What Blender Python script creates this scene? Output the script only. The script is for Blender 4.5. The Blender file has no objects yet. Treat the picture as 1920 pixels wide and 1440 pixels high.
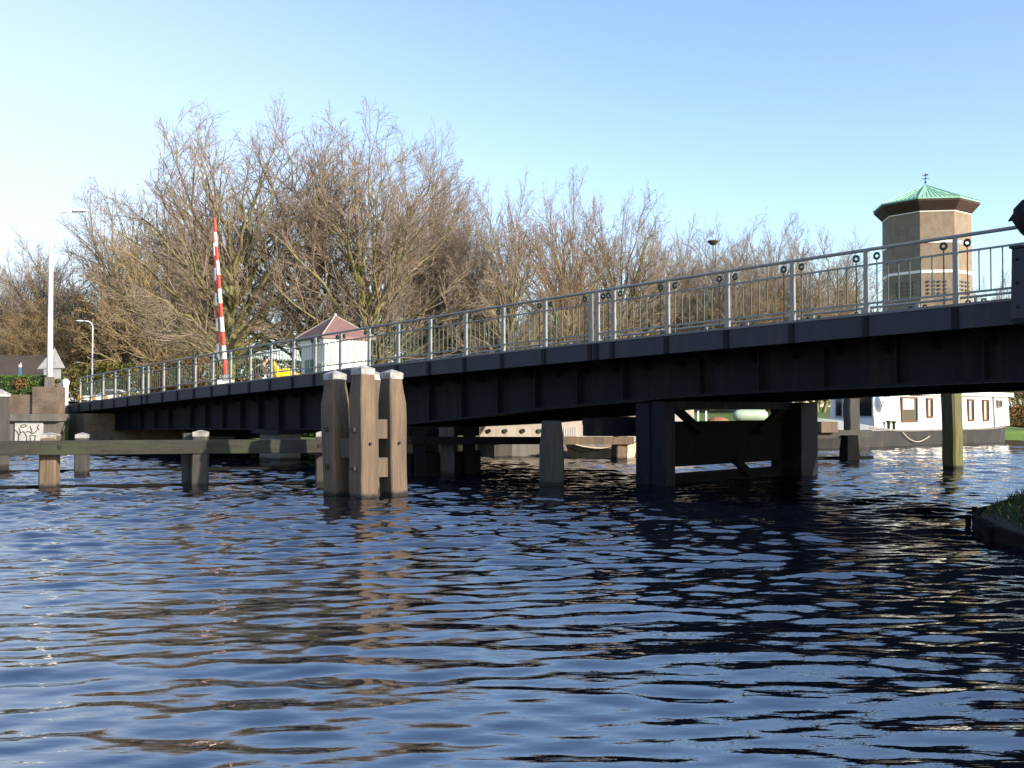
import bpy, math, random
import numpy as np
from mathutils import Vector
R = math.radians
random.seed(7)
SC = bpy.context.scene
COL = SC.collection

# ------------------------------------------------------------------ camera
F, HOR, CH = 1867.0, 770.0, 1.6
TH = math.atan((HOR - 720) / F)
cam = bpy.data.cameras.new('camera')
cam.sensor_width = 36; cam.lens = 36 * F / 1920; cam.clip_end = 6000; cam.clip_start = .05
cob = bpy.data.objects.new('camera', cam); COL.objects.link(cob)
cob.location = (0, 0, CH); cob.rotation_euler = (math.pi / 2 + TH, 0, 0)
SC.camera = cob
# ------------------------------------------------------------------ sky and sun
ELEV, AZ = 20.0, 53.0                                 # sun to the right of and behind the camera
SUN = Vector((math.sin(R(AZ)) * math.cos(R(ELEV)), -math.cos(R(AZ)) * math.cos(R(ELEV)), math.sin(R(ELEV))))
W = bpy.data.worlds.new('World'); SC.world = W; W.use_nodes = True
nt = W.node_tree; nt.nodes.clear()
sky = nt.nodes.new('ShaderNodeTexSky'); sky.sky_type = 'NISHITA'; sky.sun_disc = False
sky.sun_elevation = R(ELEV); sky.sun_rotation = R(180 - AZ)
sky.air_density = 1.0; sky.dust_density = 0.6; sky.ozone_density = 2.0
bg = nt.nodes.new('ShaderNodeBackground'); bg.inputs[1].default_value = 0.13
wo = nt.nodes.new('ShaderNodeOutputWorld')
# colour grade of the sky light and a milky brightening low in the left half of the sky
hs_ = nt.nodes.new('ShaderNodeHueSaturation'); hs_.inputs['Saturation'].default_value = 1.03; hs_.inputs['Value'].default_value = 1.4; hs_.inputs['Hue'].default_value = .5085
nt.links.new(sky.outputs[0], hs_.inputs['Color'])
tcw = nt.nodes.new('ShaderNodeTexCoord'); dt = nt.nodes.new('ShaderNodeVectorMath'); dt.operation = 'DOT_PRODUCT'; dt.inputs[1].default_value = (-.80, .46, -.95)
nt.links.new(tcw.outputs['Generated'], dt.inputs[0])
mr_ = nt.nodes.new('ShaderNodeMapRange'); mr_.interpolation_type = 'SMOOTHSTEP'; mr_.inputs['From Min'].default_value = .0; mr_.inputs['From Max'].default_value = .95; mr_.inputs['To Max'].default_value = .9
nt.links.new(dt.outputs['Value'], mr_.inputs[0])
mxw = nt.nodes.new('ShaderNodeMix'); mxw.data_type = 'RGBA'; mxw.inputs[7].default_value = (4.0, 4.25, 4.6, 1)
nt.links.new(mr_.outputs[0], mxw.inputs[0]); nt.links.new(hs_.outputs[0], mxw.inputs[6]); nt.links.new(mxw.outputs[2], bg.inputs[0]); nt.links.new(bg.outputs[0], wo.inputs[0])
sl = bpy.data.lights.new('sun', 'SUN'); sl.energy = 5.0; sl.angle = R(.5); sl.color = (1, .87, .70)
so = bpy.data.objects.new('sun', sl); COL.objects.link(so)
so.rotation_euler = (-SUN).to_track_quat('-Z', 'Y').to_euler(); so.location = (30, -25, 30)
SC.view_settings.view_transform = 'Standard'; SC.view_settings.look = 'None'
SC.view_settings.exposure = 0.85; SC.view_settings.gamma = 1
SC.cycles.max_bounces = 6; SC.cycles.diffuse_bounces = 2; SC.cycles.glossy_bounces = 3
SC.cycles.caustics_reflective = False; SC.cycles.caustics_refractive = False

# ------------------------------------------------------------------ placing helpers
def ray(x, y):
    u, v = (x - 960) / F, (720 - y) / F
    return Vector((u, math.cos(TH) - v * math.sin(TH), math.sin(TH) + v * math.cos(TH)))
def at(x, y, Y):
    r = ray(x, y); return Vector((0, 0, CH)) + r * (Y / r.y)
def wl(x, Y):                                          # point on the water in the direction of image column x
    return Vector(((x - 960) / F * Y, Y, 0))
# bridge frame: s along the near edge (left to right), t across (away from the camera)
BN = Vector((.0463, .0435, 0)); KK = BN.length; BN /= KK; BE = Vector((BN.y, -BN.x, 0)); B0 = Vector((-19.27, 43.5, 0))
def bp(s, t, z): return B0 + BE * s + BN * t + Vector((0, 0, z))
def deckz(s): return 1.849 + .04739 * s - .000298 * s * s
def girz(s):
    return float(np.interp(s, [0, 10, 15.5, 18.4, 22.6, 25.5, 28.1, 30.8, 33, 34.8, 38.7, 48], [.75, .92, .98, 1.03, 1.22, 1.42, 1.65, 1.82, 1.93, 1.99, 2.09, 2.15]))

# ------------------------------------------------------------------ objects
def tag(o, label=None, cat=None, group=None, kind=None):
    if label: o['label'] = label
    if cat: o['category'] = cat
    if group: o['group'] = group
    if kind: o['kind'] = kind
    return o
def empty(name, loc, label=None, cat=None, group=None, rz=0):
    o = bpy.data.objects.new(name, None); COL.objects.link(o); o.location = loc; o.rotation_euler.z = rz
    o.empty_display_size = .3
    return tag(o, label, cat, group)
def wloc(o):
    v = Vector((0, 0, 0))
    while o: v += o.location; o = o.parent
    return v
def copy_tree(o, parent=None):
    c = o.copy(); COL.objects.link(c); c.parent = parent
    for ch in list(o.children): copy_tree(ch, c)
    return c
class MB:
    def __init__(s): s.v = []; s.f = []; s.m = []; s.uv = None
    def add(s, vs, fs, m=0):
        b = len(s.v); s.v += [tuple(p) for p in vs]; s.f += [tuple(i + b for i in f) for f in fs]; s.m += [m] * len(fs)
    def hexa(s, p, m=0):                               # p: 4 bottom ccw, 4 top ccw
        s.add(p, [(3, 2, 1, 0), (4, 5, 6, 7), (0, 1, 5, 4), (1, 2, 6, 5), (2, 3, 7, 6), (3, 0, 4, 7)], m)
    def box(s, c, d, rz=0, m=0):
        c = Vector(c); ca, sa = math.cos(rz), math.sin(rz); p = []
        for dz in (-.5, .5):
            for dx, dy in ((-.5, -.5), (.5, -.5), (.5, .5), (-.5, .5)):
                x, y = dx * d[0], dy * d[1]; p.append(c + Vector((x * ca - y * sa, x * sa + y * ca, dz * d[2])))
        s.hexa(p, m)
    def beam(s, a, b, w, h, m=0, up=(0, 0, 1)):
        a, b = Vector(a), Vector(b); d = (b - a).normalized(); sd = d.cross(Vector(up)).normalized() * (w / 2); u = sd.cross(d).normalized() * (h / 2)
        s.hexa([a - sd - u, a + sd - u, b + sd - u, b - sd - u, a - sd + u, a + sd + u, b + sd + u, b - sd + u], m)
    def frus(s, c, w0, w1, z0, z1, rz=0, m=0, d0=None, d1=None):   # square frustum standing on c (x, y)
        d0 = d0 or w0; d1 = d1 or w1; ca, sa = math.cos(rz), math.sin(rz); p = []
        for w, d, z in ((w0, d0, z0), (w1, d1, z1)):
            for dx, dy in ((-.5, -.5), (.5, -.5), (.5, .5), (-.5, .5)):
                x, y = dx * w, dy * d; p.append(Vector((c[0] + x * ca - y * sa, c[1] + x * sa + y * ca, z)))
        s.hexa(p, m)
    def tube(s, pts, r, n=8, m=0, cap=True):
        pts = [Vector(p) for p in pts]; rs = r if isinstance(r, (list, tuple)) else [r] * len(pts)
        vs = []; fs = []; pu = None
        for i, p in enumerate(pts):
            d = (pts[min(i + 1, len(pts) - 1)] - pts[max(i - 1, 0)]).normalized()
            if pu is None: pu = d.orthogonal().normalized()
            u = (pu - d * pu.dot(d)).normalized(); pu = u; w = d.cross(u)
            for k in range(n):
                a = 2 * math.pi * k / n; vs.append(p + (u * math.cos(a) + w * math.sin(a)) * rs[i])
        for i in range(len(pts) - 1):
            for k in range(n):
                k2 = (k + 1) % n; fs.append((i * n + k, i * n + k2, (i + 1) * n + k2, (i + 1) * n + k))
        if cap: fs.append(tuple(range(n))[::-1]); fs.append(tuple((len(pts) - 1) * n + k for k in range(n)))
        s.add(vs, fs, m)
    def prism(s, poly, off, m=0):                      # planar polygon extruded by vector off
        poly = [Vector(p) for p in poly]; n = len(poly); off = Vector(off)
        s.add(poly + [p + off for p in poly], [tuple(range(n))[::-1], tuple(range(n, 2 * n))] + [(i, (i + 1) % n, n + (i + 1) % n, n + i) for i in range(n)], m)
    def loft(s, rings, m=0, closed=True, caps=True):
        n = len(rings[0]); vs = [p for r in rings for p in r]; fs = []
        for i in range(len(rings) - 1):
            for k in range(n if closed else n - 1):
                k2 = (k + 1) % n; fs.append((i * n + k, i * n + k2, (i + 1) * n + k2, (i + 1) * n + k))
        if caps and closed: fs.append(tuple(range(n))[::-1]); fs.append(tuple((len(rings) - 1) * n + k for k in range(n)))
        s.add(vs, fs, m)
    def ring(s, c, ax, R_, r, n=20, k=8, m=0, squash=1):         # torus
        c = Vector(c); ax = Vector(ax).normalized(); u = ax.orthogonal().normalized(); w = ax.cross(u); vs = []; fs = []
        for i in range(n):
            a = 2 * math.pi * i / n; d = u * math.cos(a) + w * math.sin(a)
            for j in range(k):
                b = 2 * math.pi * j / k; vs.append(c + d * (R_ + r * math.cos(b)) + ax * (r * squash * math.sin(b)))
        for i in range(n):
            for j in range(k):
                fs.append((i * k + j, ((i + 1) % n) * k + j, ((i + 1) % n) * k + (j + 1) % k, i * k + (j + 1) % k))
        s.add(vs, fs, m)
    def sphere(s, c, r, n=12, k=8, m=0):
        r = r if isinstance(r, (tuple, list)) else (r, r, r); rings = []
        for i in range(k + 1):
            t = -math.pi / 2 + math.pi * (i + .02) / (k + .04)
            rings.append([Vector((c[0] + r[0] * math.cos(t) * math.cos(2 * math.pi * j / n), c[1] + r[1] * math.cos(t) * math.sin(2 * math.pi * j / n), c[2] + r[2] * math.sin(t))) for j in range(n)])
        s.loft(rings, m)
    def build(s, name, mat, parent=None, smooth=False, bevel=0, recalc=True):
        mats = mat if isinstance(mat, (list, tuple)) else [mat]
        off = wloc(parent)
        if parent is None:                             # a one-mesh thing: origin at its foot
            V = np.array(s.v); lo = V.min(0); hi = V.max(0); off = Vector(((lo[0] + hi[0]) / 2, (lo[1] + hi[1]) / 2, lo[2]))
        me = bpy.data.meshes.new(name); me.from_pydata([(p[0] - off.x, p[1] - off.y, p[2] - off.z) for p in s.v], [], s.f)
        for mm in mats: me.materials.append(mm)
        me.polygons.foreach_set('material_index', s.m)
        if smooth: me.polygons.foreach_set('use_smooth', [True] * len(s.f))
        me.update()
        if recalc:
            import bmesh
            bm = bmesh.new(); bm.from_mesh(me); bmesh.ops.recalc_face_normals(bm, faces=bm.faces); bm.to_mesh(me); bm.free()
        o = bpy.data.objects.new(name, me); COL.objects.link(o)
        if parent: o.parent = parent
        else: o.location = off
        if bevel:
            b = o.modifiers.new('bevel', 'BEVEL'); b.width = bevel; b.segments = 2; b.limit_method = 'ANGLE'
        return o
def npmesh(name, V, Fq, mats, parent=None, mi=None, smooth=False, loc=None):
    me = bpy.data.meshes.new(name); k = Fq.shape[1]
    me.vertices.add(len(V)); me.vertices.foreach_set('co', V.astype(np.float32).ravel())
    me.loops.add(Fq.size); me.loops.foreach_set('vertex_index', Fq.astype(np.int32).ravel())
    me.polygons.add(len(Fq)); me.polygons.foreach_set('loop_start', np.arange(0, Fq.size, k, dtype=np.int32))
    for mm in (mats if isinstance(mats, (list, tuple)) else [mats]): me.materials.append(mm)
    if mi is not None: me.polygons.foreach_set('material_index', mi.astype(np.int32))
    if smooth: me.polygons.foreach_set('use_smooth', np.ones(len(Fq), dtype=bool))
    me.update(calc_edges=True)
    o = bpy.data.objects.new(name, me); COL.objects.link(o)
    if parent: o.parent = parent
    if loc is not None: o.location = loc
    return o

# ------------------------------------------------------------------ materials
def new_mat(name):
    m = bpy.data.materials.new(name); m.use_nodes = True; t = m.node_tree
    return m, t, t.nodes['Principled BSDF']
def N(t, kind, **kw):
    n = t.nodes.new(kind)
    for k, v in kw.items():
        if k in n.inputs: n.inputs[k].default_value = v
        else: setattr(n, k, v)
    return n
def mixc(t, fac, a, b, mode='MIX'):
    m = t.nodes.new('ShaderNodeMix'); m.data_type = 'RGBA'; m.blend_type = mode
    for i, v in ((0, fac), (6, a), (7, b)):
        if hasattr(v, 'links'): t.links.new(v, m.inputs[i])
        elif i == 0: m.inputs[0].default_value = v
        else: m.inputs[i].default_value = (*v[:3], 1)
    return m.outputs[2]
def ramp(t, val, a, b, c0=(0, 0, 0), c1=(1, 1, 1)):
    r = t.nodes.new('ShaderNodeValToRGB'); r.color_ramp.elements[0].position = a; r.color_ramp.elements[1].position = b
    r.color_ramp.elements[0].color = (*c0, 1); r.color_ramp.elements[1].color = (*c1, 1); t.links.new(val, r.inputs[0]); return r.outputs[0]
def noise(t, scale=5, stretch=(1, 1, 1), detail=5, coord='Object', rough=.6, obj_random=False):
    tc = t.nodes.new('ShaderNodeTexCoord'); mp = t.nodes.new('ShaderNodeMapping'); mp.inputs['Scale'].default_value = stretch
    t.links.new(tc.outputs[coord], mp.inputs[0])
    if obj_random:
        oi = t.nodes.new('ShaderNodeObjectInfo'); mu = t.nodes.new('ShaderNodeMath'); mu.operation = 'MULTIPLY'; mu.inputs[1].default_value = 37
        t.links.new(oi.outputs['Random'], mu.inputs[0]); t.links.new(mu.outputs[0], mp.inputs['Location'])
    n = N(t, 'ShaderNodeTexNoise', Scale=scale, Detail=detail, Roughness=rough); t.links.new(mp.outputs[0], n.inputs['Vector'])
    return n.outputs['Fac']
def bumpn(t, b, h, strength=.3, dist=.02):
    n = N(t, 'ShaderNodeBump', Strength=strength, Distance=dist); t.links.new(h, n.inputs['Height']); t.links.new(n.outputs[0], b.inputs['Normal'])
def posz(t):
    g = t.nodes.new('ShaderNodeNewGeometry'); x = t.nodes.new('ShaderNodeSeparateXYZ'); t.links.new(g.outputs['Position'], x.inputs[0]); return x.outputs[2]
def mat(name, c1, c2=None, scale=4, stretch=(1, 1, 1), rough=.7, metal=0, bump=.15, dist=.01, lo=.35, hi=.65, wet=0, spec=.4, c3=None, s3=1.2, lo3=.55, hi3=.7):
    m, t, b = new_mat(name)
    c2 = c2 or tuple(x * .75 for x in c1)
    n = noise(t, scale, stretch, obj_random=True); col = mixc(t, ramp(t, n, lo, hi), c1, c2)
    if c3: col = mixc(t, ramp(t, noise(t, s3, stretch, 4, obj_random=True), lo3, hi3), col, c3)
    if wet:                                           # tide stain near the water
        k = N(t, 'ShaderNodeMath', operation='ADD'); t.links.new(posz(t), k.inputs[0])
        k2 = N(t, 'ShaderNodeMath', operation='MULTIPLY'); t.links.new(n, k2.inputs[0]); k2.inputs[1].default_value = .16
        t.links.new(k2.outputs[0], k.inputs[1])
        col = mixc(t, ramp(t, k.outputs[0], wet, wet + .07, (1, 1, 1), (0, 0, 0)), col, (.012, .012, .009))
    t.links.new(col, b.inputs['Base Color']); b.inputs['Roughness'].default_value = rough; b.inputs['Metallic'].default_value = metal
    b.inputs['Specular IOR Level'].default_value = spec
    if bump: bumpn(t, b, n, bump, dist)
    return m
M = {}
M['wood'] = mat('weathered_timber', (.165, .115, .075), (.085, .062, .045), 9, (2.2, 2.2, .16), .85, 0, .55, .02, .3, .7, wet=.13, c3=(.06, .055, .046), s3=1.5, lo3=.48, hi3=.68)
M['wood_grey'] = mat('grey_timber', (.060, .055, .049), (.032, .031, .029), 9, (2.2, 2.2, .16), .85, 0, .5, .02, .3, .7, wet=.12, c3=(.05, .062, .042), s3=1.4)
M['beamwood'] = mat('mossy_beam_timber', (.040, .037, .029), (.02, .02, .016), 6, (.25, 3, 3), .85, 0, .5, .02, .3, .7, wet=.1, c3=(.035, .045, .022), s3=1.1, lo3=.48, hi3=.62)  # mossy timber, base colour lowered to paint in the beam's shade
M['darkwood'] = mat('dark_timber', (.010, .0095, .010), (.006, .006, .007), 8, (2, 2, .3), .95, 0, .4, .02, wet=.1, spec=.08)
M['capwhite'] = mat('zinc_white_cap', (.4, .385, .365), (.27, .265, .26), 9, rough=.6, bump=.1, c3=(.17, .165, .15), s3=4, lo3=.48, hi3=.66)
M['bolt'] = mat('rusty_bolt_iron', (.03, .026, .024), None, 20, rough=.7)
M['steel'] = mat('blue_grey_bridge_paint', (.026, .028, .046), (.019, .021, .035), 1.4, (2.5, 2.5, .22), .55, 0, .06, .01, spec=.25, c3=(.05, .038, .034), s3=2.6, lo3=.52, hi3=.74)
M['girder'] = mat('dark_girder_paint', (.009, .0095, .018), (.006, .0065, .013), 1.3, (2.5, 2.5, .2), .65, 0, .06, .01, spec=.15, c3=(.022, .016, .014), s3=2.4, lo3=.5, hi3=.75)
M['rail'] = mat('grey_rail_paint', (.245, .25, .24), (.19, .195, .185), 6, rough=.45, bump=.04, c3=(.2, .19, .17), s3=14, lo3=.66, hi3=.76)
M['green'] = mat('dark_green_bar_paint', (.018, .06, .045), (.012, .04, .033), 12, rough=.45, bump=.03)
M['asphalt'] = mat('asphalt', (.06, .06, .06), (.045, .045, .045), 40, rough=.9, bump=.2)
M['kerb'] = mat('deck_edge_plate', (.16, .16, .17), (.11, .11, .115), 8, rough=.6)
M['concrete'] = mat('stained_concrete', (.155, .142, .118), (.09, .085, .075), 2.5, (1, 1, .4), .85, 0, .2, .02, wet=.15)
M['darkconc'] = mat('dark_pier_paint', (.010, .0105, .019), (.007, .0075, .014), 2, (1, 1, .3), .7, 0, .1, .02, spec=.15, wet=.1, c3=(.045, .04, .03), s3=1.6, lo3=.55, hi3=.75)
M['white'] = mat('white_paint', (.80, .79, .76), (.74, .73, .7), 3, rough=.5, bump=.03)
M['lampwhite'] = mat('white_lamp_paint', (.78, .78, .78), (.7, .7, .71), 4, rough=.35, bump=0)
M['red'] = mat('barrier_red', (.46, .05, .032), (.38, .045, .03), 5, rough=.45, bump=.02)
M['greymetal'] = mat('grey_metal', (.35, .36, .37), None, 5, rough=.5)
M['black'] = mat('black_rubber', (.012, .012, .013), None, 9, rough=.6)
M['rooftile'] = mat('red_brown_slate_roof', (.19, .11, .098), (.14, .085, .078), 6, rough=.6, bump=.1)
M['leadgrey'] = mat('lead_ridge', (.42, .38, .36), None, 5, rough=.6)
M['copper'] = mat('verdigris_copper', (.27, .50, .36), (.22, .43, .31), 1.1, (1, 1, 1), .6, 0, .05, .01, c3=(.24, .4, .3), s3=.6, lo3=.6, hi3=.75)
M['soffit'] = mat('brown_soffit', (.055, .03, .024), (.04, .024, .02), 2, rough=.8)
M['glass'] = mat('dark_window_glass', (.02, .023, .025), None, 1, rough=.06, bump=0, spec=.7)
M['brownframe'] = mat('varnished_brown_frame', (.12, .05, .022), None, 8, rough=.5)
M['hullblack'] = mat('black_tarred_hull', (.015, .014, .014), (.032, .029, .026), 1.5, (1, 1, .4), .6, 0, .1, .02, .4, .7, c3=(.08, .062, .04), s3=1.5, lo3=.58, hi3=.75)
M['hullgrey'] = mat('streaked_grey_hull', (.21, .2, .19), (.13, .115, .1), 3, (1.6, 1.6, .15), .7, 0, .1, .02, .35, .65, c3=(.17, .08, .04), s3=2.2, lo3=.62, hi3=.78)
M['rustwhite'] = mat('rust_stained_white_hull', (.46, .42, .37), (.37, .33, .29), 3, (1.5, 1.5, .3), .6, 0, .05, .01, c3=(.33, .15, .07), s3=2.6, lo3=.58, hi3=.72)
M['cream'] = mat('cream_boat_paint', (.55, .46, .34), (.42, .34, .24), 3, rough=.6)
M['paleblue'] = mat('pale_grey_bulwark', (.2, .225, .25), (.17, .185, .205), 3, rough=.5)
M['tankgreen'] = mat('pale_green_tank', (.36, .43, .33), (.29, .36, .27), 3, rough=.5)
M['yellow'] = mat('yellow_tarpaulin', (.80, .55, .015), (.68, .42, .01), 5, rough=.55, bump=.4, dist=.05)
M['coat'] = mat('brown_coat', (.075, .05, .04), (.055, .038, .03), 14, rough=.9)
M['trousers'] = mat('dark_trousers', (.03, .03, .04), None, 14, rough=.9)
M['skin'] = mat('skin', (.55, .32, .22), None, 12, rough=.6, bump=.02)
M['hair'] = mat('dark_hair', (.025, .018, .012), None, 30, rough=.7)
M['bronze'] = mat('dark_bronze', (.005, .0055, .007), (.008, .009, .010), 7, rough=.7, spec=.15, bump=.3)
M['sea_rope'] = mat('pale_rope', (.5, .45, .36), None, 30, rough=.9)
M['plaster'] = mat('painted_plaster', (.5, .49, .46), (.36, .35, .33), 3, rough=.8, c3=(.2, .19, .17), s3=2.5, lo3=.55, hi3=.75)
M['graf'] = mat('graffiti_black', (.04, .04, .045), None, 10, rough=.8)
M['nest'] = mat('nest_twigs', (.13, .09, .06), (.07, .05, .035), 12, rough=.95, bump=.8, dist=.1)
M['curtain'] = mat('net_curtain', (.7, .69, .66), None, 8, (6, 6, .3), rough=.9)
M['orange'] = mat('orange_paint', (.62, .24, .03), None, 4, rough=.5)
M['blue'] = mat('blue_sign_paint', (.07, .16, .34), None, 4, rough=.5)
def brick_mat(name, c1, c2, mortar, sc=1, bump=.3, blot=.62):
    m, t, b = new_mat(name)
    tc = t.nodes.new('ShaderNodeTexCoord'); sx = t.nodes.new('ShaderNodeSeparateXYZ'); cx = t.nodes.new('ShaderNodeCombineXYZ')
    t.links.new(tc.outputs['Object'], sx.inputs[0])
    ad = N(t, 'ShaderNodeMath', operation='ADD'); t.links.new(sx.outputs[0], ad.inputs[0]); t.links.new(sx.outputs[1], ad.inputs[1])
    t.links.new(ad.outputs[0], cx.inputs[0]); t.links.new(sx.outputs[2], cx.inputs[1])
    br = t.nodes.new('ShaderNodeTexBrick'); t.links.new(cx.outputs[0], br.inputs['Vector'])
    br.inputs['Color1'].default_value = (*c1, 1); br.inputs['Color2'].default_value = (*c2, 1); br.inputs['Mortar'].default_value = (*mortar, 1)
    br.inputs['Scale'].default_value = 1 / sc; br.inputs['Brick Width'].default_value = .22; br.inputs['Row Height'].default_value = .075; br.inputs['Mortar Size'].default_value = .009
    col = mixc(t, ramp(t, noise(t, 1.3, (1, 1, .6)), .4, .7), br.outputs[0], (c2[0] * blot, c2[1] * blot, c2[2] * blot))
    t.links.new(col, b.inputs['Base Color']); b.inputs['Roughness'].default_value = .9
    bumpn(t, b, br.outputs['Fac'], -bump, .01)
    return m
M['brick'] = brick_mat('brown_brick', (.17, .115, .078), (.11, .075, .055), (.17, .15, .12))
M['towerbrick'] = brick_mat('tan_brick', (.235, .18, .128), (.19, .145, .105), (.24, .195, .15), 1, .05, .85)
def grass_mat(name, a, b_, dirt):
    m, t, b = new_mat(name)
    col = mixc(t, ramp(t, noise(t, .35, detail=6), .35, .7), a, b_)
    col = mixc(t, ramp(t, noise(t, 1.1, detail=6), .58, .72), col, dirt)
    t.links.new(col, b.inputs['Base Color']); b.inputs['Roughness'].default_value = .95
    bumpn(t, b, noise(t, 14, detail=6), .6, .06); return m
M['grass'] = grass_mat('grass_ground', (.055, .115, .022), (.085, .14, .03), (.08, .06, .035))
M['soil'] = grass_mat('bank_soil', (.03, .028, .018), (.045, .034, .024), (.02, .03, .012))  # kept dark: the colour stands in for shade over the right bank
def leafmat(name, cols):
    m, t, b = new_mat(name)
    g = t.nodes.new('ShaderNodeNewGeometry'); r = t.nodes.new('ShaderNodeValToRGB'); e = r.color_ramp.elements
    e[0].color = (*cols[0], 1); e[1].color = (*cols[-1], 1)
    for i, c in enumerate(cols[1:-1]):
        q = e.new((i + 1) / (len(cols) - 1)); q.color = (*c, 1)
    t.links.new(g.outputs['Random Per Island'], r.inputs[0]); t.links.new(r.outputs[0], b.inputs['Base Color'])
    b.inputs['Roughness'].default_value = .8; b.inputs['Specular IOR Level'].default_value = .2
    return m
M['leaf_brown'] = leafmat('withered_leaves', [(.16, .075, .03), (.22, .12, .04), (.12, .06, .03), (.25, .16, .05)])
M['leaf_red'] = leafmat('red_withered_leaves', [(.20, .065, .035), (.16, .07, .04), (.25, .09, .05), (.14, .07, .04)])
M['leaf_green'] = leafmat('hedge_leaves', [(.05, .10, .02), (.075, .135, .028), (.035, .075, .018), (.1, .14, .04)])
M['leaf_olive'] = leafmat('olive_leaves', [(.09, .095, .025), (.14, .12, .03), (.06, .07, .02), (.19, .14, .035)])
M['blades'] = leafmat('grass_blades', [(.022, .055, .012), (.035, .07, .016), (.05, .055, .02), (.06, .042, .02)])  # greens and browns darkened to carry the right bank's shade
M['bark'] = mat('mossy_bark', (.235, .195, .09), (.15, .13, .065), 3, (1, 1, .4), .9, 0, .5, .03, c3=(.15, .16, .05), s3=1.1, lo3=.45, hi3=.65)
M['twig'] = mat('olive_brown_twigs', (.255, .20, .15), (.17, .135, .105), 1.1, (1, 1, 1), .9, 0, 0)
M['twig_red'] = mat('reddish_twigs', (.26, .185, .125), (.18, .135, .1), 1.1, (1, 1, 1), .9, 0, 0)
M['twig_warm'] = mat('warm_brown_twigs', (.28, .205, .11), (.19, .14, .08), 1.1, (1, 1, 1), .9, 0, 0)

# ------------------------------------------------------------------ water: one wave-shaped sheet to the horizon
def build_water():
    rng = np.random.default_rng(3)
    rr = np.concatenate([[0.3, .7], 1.4 * np.exp(np.linspace(0, math.log(60 / 1.4), 1700)), np.array([80, 95, 120, 160, 220, 320, 500, 800, 1400, 2500, 4500])])
    ang = np.concatenate([R(-85) + np.linspace(0, R(53), 60), np.linspace(R(-31.5), R(31.5), 760), R(32) + np.linspace(0, R(53), 60)])
    A, Rr = np.meshgrid(ang, rr); X = Rr * np.sin(A); Y = Rr * np.cos(A); Z = np.zeros_like(X)
    step = np.gradient(rr)[:, None] * np.ones_like(X)
    n = 96; n1 = 74
    lam = np.concatenate([np.exp(rng.normal(math.log(.36), .42, n1)), np.exp(rng.uniform(math.log(1.2), math.log(4.0), n - n1))]); th = R(90 + 4) + rng.normal(0, R(19), n)
    sl_ = np.concatenate([np.full(n1, .112 * math.sqrt(2 / n1)), np.full(n - n1, .028 * math.sqrt(2 / (n - n1)))])
    # a breeze ruffles the open water in front of the bridge more than the sheltered water near the bank
    gust = .72 + .92 * np.clip((Y - 8) / 6, 0, 1) * (1 - .35 * np.clip((X - 1) / 6, 0, 1)) + .12 * np.sin(X * .5 + 1) * np.sin(Y * .6 + X * .2)
    dx = .25 * np.sin(X * .7 + Y * .3) + .2 * np.sin(Y * .45 - X * .5)
    dy = .2 * np.sin(X * .55 - Y * .25 + 1)
    for l, t_, s_ in zip(lam, th, sl_):
        k = 2 * math.pi / l; ph = rng.uniform(0, 6.28)
        fade = np.clip((l / step - 2.2) / 2.5, 0, 1)
        Z += gust * fade * s_ / k * np.sin(k * ((X + dx * .3) * math.cos(t_) + (Y + dy * .3) * math.sin(t_)) + ph)
    Z *= np.clip((90 - Rr) / 50, 0, 1)
    V = np.stack([X, Y, Z], -1).reshape(-1, 3); nr, na = X.shape
    i = np.arange(nr - 1)[:, None] * na + np.arange(na - 1)[None]
    Fq = np.stack([i, i + na, i + na + 1, i + 1], -1).reshape(-1, 4)[:, ::-1]
    m, t, b = new_mat('canal_water')
    b.inputs['Base Color'].default_value = (.002, .0035, .007, 1); b.inputs['Roughness'].default_value = .02
    b.inputs['IOR'].default_value = 2.3; b.inputs['Specular IOR Level'].default_value = 1.0
    n1 = noise(t, 2.6, (.55, 1.5, 1), 3); n2 = noise(t, 8, (.5, 1.4, 1), 3)
    ad = N(t, 'ShaderNodeMath', operation='MULTIPLY_ADD'); ad.inputs[1].default_value = .35; t.links.new(n2, ad.inputs[0]); t.links.new(n1, ad.inputs[2])
    bumpn(t, b, ad.outputs[0], .22, .03)
    o = npmesh('water', V, Fq, m, smooth=True); tag(o, kind='structure')
build_water()

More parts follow.
